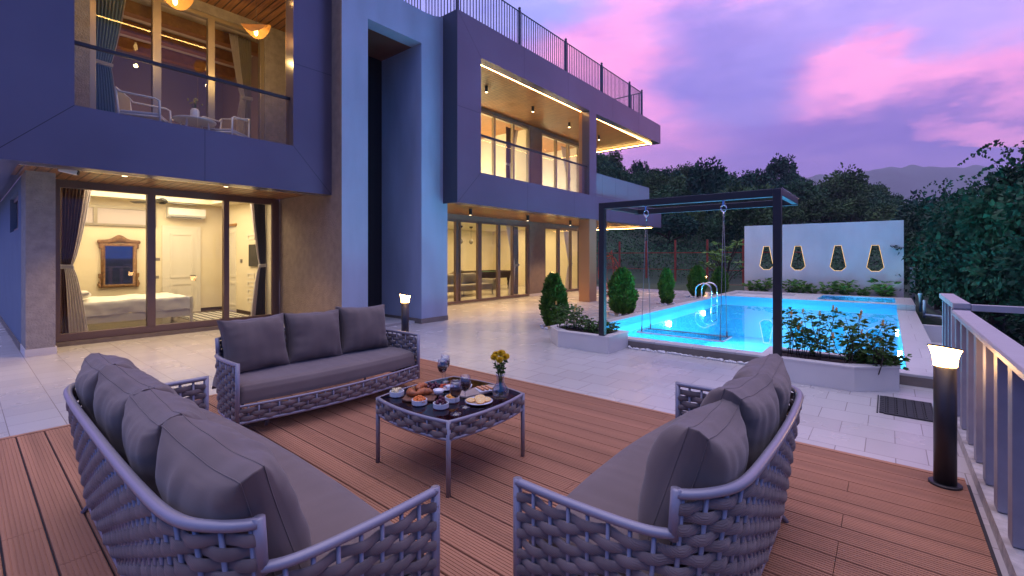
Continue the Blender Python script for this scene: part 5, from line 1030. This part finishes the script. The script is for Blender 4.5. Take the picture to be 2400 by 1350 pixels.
t=empty('small_plate',(2.53,2.35,TZ+.0145),R(-25),label='square white dish with three toast fingers on the pale board',cat='plate'); MB().box(-.06,.06,-.055,.055,0,.008).build('dish',M['dish'],t,local=True,bevel=.003)
for k in range(3): MB().obox((-.035+.035*k,0,.016),(.018,.10,.012),rz=R(8)).build('toast_finger',mat('toast%d'%k,(.62,.28,.13),.6,var=.2,vscale=60),t,local=True,bevel=.003)
tv=empty('flower_vase',(2.485,2.155,TZ),label='round bottomed clear glass vase with yellow chrysanthemums on the coffee table',cat='vase')
vp=[(.03,0),(.052,.012),(.062,.04),(.058,.07),(.038,.10),(.027,.125),(.029,.16),(.035,.175)]
MB().lathe(vp+[(r-.0025,z) for r,z in vp[::-1]][:-1]+[(.028,.006)],n=28,capt=True).build('glass',M['wglass'],tv,local=True,smooth=True)
MB().lathe([(.028,.007),(.049,.014),(.0585,.04),(.056,.066),(.045,.085)],n=28).build('water_fill',glass('vase_water',(.88,.90,.90),ior=1.15),tv,local=True,smooth=True)
st=MB(); lf=MB(); hd=MB(); rd=random.Random(2)
heads=[(-.045,.02,.30),(-.01,.035,.315),(.035,.01,.32),(.012,-.035,.30),(-.03,-.02,.285),(.05,-.015,.295),(.0,.0,.325)]
hm=[]
for i,(x,y,z) in enumerate(heads):
    p0=Vector((rd.uniform(-.015,.015),rd.uniform(-.015,.015),.02)); pm=Vector((x*.25,y*.25,.16)); p1=Vector((x,y,z)); st.tube([p0,p0.lerp(pm,.5),pm,pm.lerp(p1,.5)+Vector((0,0,.005)),p1],.0024,5)
    for k in range(7):
        q=rd.uniform(.1,.85); p=pm.lerp(p1,q); b=rd.uniform(0,6.3)
        for j in range(3): lf.leaf(p,(math.cos(b+j*.5),math.sin(b+j*.5),rd.uniform(-.2,.8)),rd.uniform(.022,.036),.012)
    h_=MB(); r=.027*rd.uniform(.85,1.1)
    for k in range(150):
        v=1-2*((k+.5)/150); a_=k*2.399; s_=math.sqrt(max(0,1-v*v)); d=Vector((s_*math.cos(a_),s_*math.sin(a_),v*.8+.15)); h_.leaf(p1+d*r*.25,d,r*.85,.008,.3)
    h_.build('flower_head',M['flower_y'] if 'flower_y' in M else M.setdefault('flower_y',mat('flower_yellow',(.92,.70,.03),.6,col2=(.75,.48,.015),vscale=60)),tv,local=True)
st.build('stems',M['leaf'],tv,local=True,smooth=True); lf.build('leaves',M['leaf'],tv,local=True)
# ---------------------------------------------------------------- trees
def crown(seed,rx,ry,rz,nc,npc,ls,cr,jit=1.0,leafw=.55,shell=.75):
    rd=random.Random(seed); m=MB()
    for c in range(nc):
        while True:
            d=Vector((rd.gauss(0,1),rd.gauss(0,1),rd.gauss(0,.9)))
            if d.length>.1: break
        d.normalize(); 
        if d.z<-.55: d.z*=-.6; d.normalize()
        q=shell+(1-shell)*rd.random(); cc=Vector((d.x*rx*q,d.y*ry*q,d.z*rz*q)); r=cr*rd.uniform(.6,1.3)
        for k in range(npc):
            e=Vector((rd.gauss(0,1),rd.gauss(0,1),rd.gauss(0,.75))); e.normalize(); p=cc+e*r*(rd.random()**.35)
            dd=(e+Vector((rd.uniform(-.8,.8),rd.uniform(-.8,.8),rd.uniform(-.6,.3)))); l=ls*rd.uniform(.6,1.35); m.leaf(p,dd,l,l*leafw,.12)
    return m
def trunk(h,r,seed,limbs=5,rx=1):
    rd=random.Random(seed); m=MB(); pts=[(.12*math.sin(k*1.3+seed)*k/5,.1*math.cos(k+seed)*k/5,h*k/5) for k in range(6)]; m.tube(pts,[r*(1.3-.15*k) for k in range(6)],8)
    for i in range(limbs):
        k=2+i%3; a_=i*2.3+seed; p=Vector(pts[k]); e=p+Vector((math.cos(a_)*rx*.7,math.sin(a_)*rx*.7,h*.45)); m.tube([p,p.lerp(e,.5)+Vector((0,0,.15)),e],[r*.6,r*.4,r*.15],6)
    return m
HG='trees of the wood on the hillside'
rd=random.Random(77); protos=[]
for i,(rx,rz,nc,cr) in enumerate(((2.9,2.1,26,1.0),(3.6,2.0,34,.95),(2.1,3.0,26,.85),(3.1,1.6,26,.9),(2.6,2.6,20,1.25),(4.0,1.5,34,.85))):
    t=empty('hillside_tree',(0,0,0),label='dark green broadleaf tree of the dense wood on the hillside',cat='tree',group=HG)
    c=crown(40+i,rx,rx*.85,rz,nc,130,.40,cr,shell=.55,leafw=.6).build('crown',[M['hilltree'],M['hilltree2'],M['hilltree3']][i%3],t,local=True); c.location=(0,0,3.9)
    trunk(3.6,.16,i,5,rx).build('trunk',M['bark'],t,local=True,smooth=True); protos.append([t,kids(t),False])
cnt=0
def place_tree(k,x,y,z,s):
    global cnt
    t,ks,used=protos[k]
    if not used: protos[k][2]=True; o=t
    else:
        o=t.copy(); COL.objects.link(o)
        for c in ks: d=c.copy(); COL.objects.link(d); d.parent=o
    o.location=(x,y,z); o.rotation_euler=(rd.uniform(-.08,.08),rd.uniform(-.08,.08),rd.uniform(0,6.3)); o.scale=(s,s*rd.uniform(.85,1.15),s*rd.uniform(.8,1.3)); cnt+=1
f=37
while f<84:
    stp=2.3+f*.020; px=1300+rd.uniform(0,50)
    while px<2185:
        ff=f+rd.uniform(-1.3,1.3); x,y,_=at(px,ff); z=land(x,y)
        if not (f<46 and (noise.noise(Vector((x*.12,y*.12,4)))<.02 or rd.random()<.25)) and x>27:
            s_=rd.choice([.5,.6,.66,.75,.85])*rd.uniform(.9,1.15); place_tree(rd.randrange(6),x,y,z-.5,s_)
        px+=1070*stp*1.15/f*rd.uniform(.6,1.4)
    f+=stp*1.15
# undergrowth on the lower slope behind the fence
m=MB(); rd=random.Random(5)
for i in range(26000):
    f=26.8+rd.random()**1.6*24; px=rd.uniform(1250,2200); x,y,_=at(px,f)
    if x<26.3: continue
    hh=.5+(1.5 if f<31 else .9)*max(0,noise.noise(Vector((x*.4,y*.4,2)))+.45); z=land(x,y)+rd.random()*hh; l=rd.uniform(.10,.22)*(f/30); a_=rd.uniform(0,6.3); m.leaf((x,y,z),(math.cos(a_),math.sin(a_),rd.uniform(-.1,1)),l,l*.5,.1)
tag(m.build('undergrowth',M['hilltree']),'dark shrubs and weeds covering the slope behind the red fence','undergrowth',kind='stuff')
# plumeria-like bush at the right end of the fence
t=empty('broadleaf_bush',(23.6,6.1,-.1),label='lighter green long leaved bush behind the yellow green conifer, before the red fence',cat='bush'); lf=MB(); st=MB(); rd=random.Random(31)
for k in range(26):
    a_=rd.uniform(0,6.3); rr=rd.uniform(.2,1.0); z=rd.uniform(1.0,2.3); p=Vector((rr*math.cos(a_),rr*math.sin(a_),z)); st.tube([(0,0,0),(p.x*.4,p.y*.4,z*.6),p],.02,5)
    for j in range(9): b=j*.7+a_; lf.leaf(p,(math.cos(b),math.sin(b),rd.uniform(-.1,.5)),.34,.09,.1)
lf.build('leaves',M['leaf2'],t,local=True); st.build('stems',M['bark'],t,local=True)
# big vine covered trees on the right
BT=[(2240,17.5,3.7,1.35,'vine covered tree right behind the corner of the white screen wall',0),(2262,15.0,4.1,1.6,'leafy tree with a rounded top left of the tall right-hand tree',1),(2335,12.5,3.5,1.5,'vine covered tree below the gap left of the tall right-hand tree',2),(2440,10.8,4.4,1.7,'tallest dark tree at the right edge of the view',3),(2330,17,4.0,1.8,'leafy tree behind the others at right, under the distant mountain',1),(2200,23,4.2,1.9,'dark tree seen just over the right end of the screen wall',2),(2560,9.5,4.2,1.8,'tree at the far right beyond the railing',0),(2430,16,4.3,2.0,'tree standing behind the tallest one at right',2)]
bpr=[]
for i in range(4):
    c=crown(90+i,1.45,1.45,1.85,56,210,.105,.40,leafw=.8,shell=.50)
    c2=crown(190+i,1.75,1.75,2.05,16,90,.11,.28,leafw=.8,shell=.85); c.add(c2.v,c2.f)
    for k in range(26):
        rq=random.Random(i*50+k); a_=rq.uniform(0,6.3); e_=rq.uniform(-.2,1.3); p_=Vector((math.cos(a_)*math.cos(e_)*1.35,math.sin(a_)*math.cos(e_)*1.35,math.sin(e_)*1.8)); q_=p_*1.02
        for z_ in range(14):
            q_=q_+Vector((math.cos(a_)*.045,math.sin(a_)*.045,(.05 if z_<6 else -.03))); c.leaf(q_,(rq.uniform(-1,1),rq.uniform(-1,1),-.4),.09,.065)
    bpr.append(c)
mesh_cache={}
for i,(px,f,top,r,lab,k) in enumerate(BT):
    x,y,_=at(px,f); zb=-1.2; t=empty('vine_covered_tree',(x,y,zb),label=lab,cat='tree')
    if k not in mesh_cache: o=bpr[k].build('crown',M['vine'],t,local=True); mesh_cache[k]=o.data
    else: o=bpy.data.objects.new('crown',mesh_cache[k]); COL.objects.link(o); o.parent=t
    hh=(top-zb); o.location=(0,0,hh*.5); s=r/1.55; o.scale=(s,s,hh*.5/1.9*.92)
    o.rotation_euler=(0,0,i*1.1)
    trunk(hh*.6,.13,i,5,r).build('trunk',M['bark'],t,local=True,smooth=True)
m=MB(); rd=random.Random(15)
for i in range(17000):
    f=rd.uniform(8,22); px=rd.uniform(2150,2700); x,y,_=at(px,f)
    if y>-1.9: continue
    z=-1.7+rd.random()*(1.3+1.2*max(0,noise.noise(Vector((x*.5,y*.5,7))))); l=rd.uniform(.08,.17); a_=rd.uniform(0,6.3); m.leaf((x,y,z),(math.cos(a_),math.sin(a_),rd.uniform(-.3,.9)),l,l*.7,.12)
tag(m.build('thicket',M['vine']),'dark tangled thicket below the trees right of the pool','undergrowth',kind='stuff')
hm_=bpy.data.materials.new('haze_air'); hm_.use_nodes=True; t_=hm_.node_tree; t_.nodes.clear(); o2=t_.nodes.new('ShaderNodeOutputMaterial'); pv=t_.nodes.new('ShaderNodeVolumePrincipled'); pv.inputs['Density'].default_value=HAZE; pv.inputs['Color'].default_value=(.80,.78,.95,1); t_.links.new(pv.outputs[0],o2.inputs['Volume'])
if HAZE: tag(MB().box(-120,2720,-730,1620,-20,340).build('haze',hm_),kind='stuff',label='thin evening haze lying over the hills',cat='haze')
print('trees',cnt)
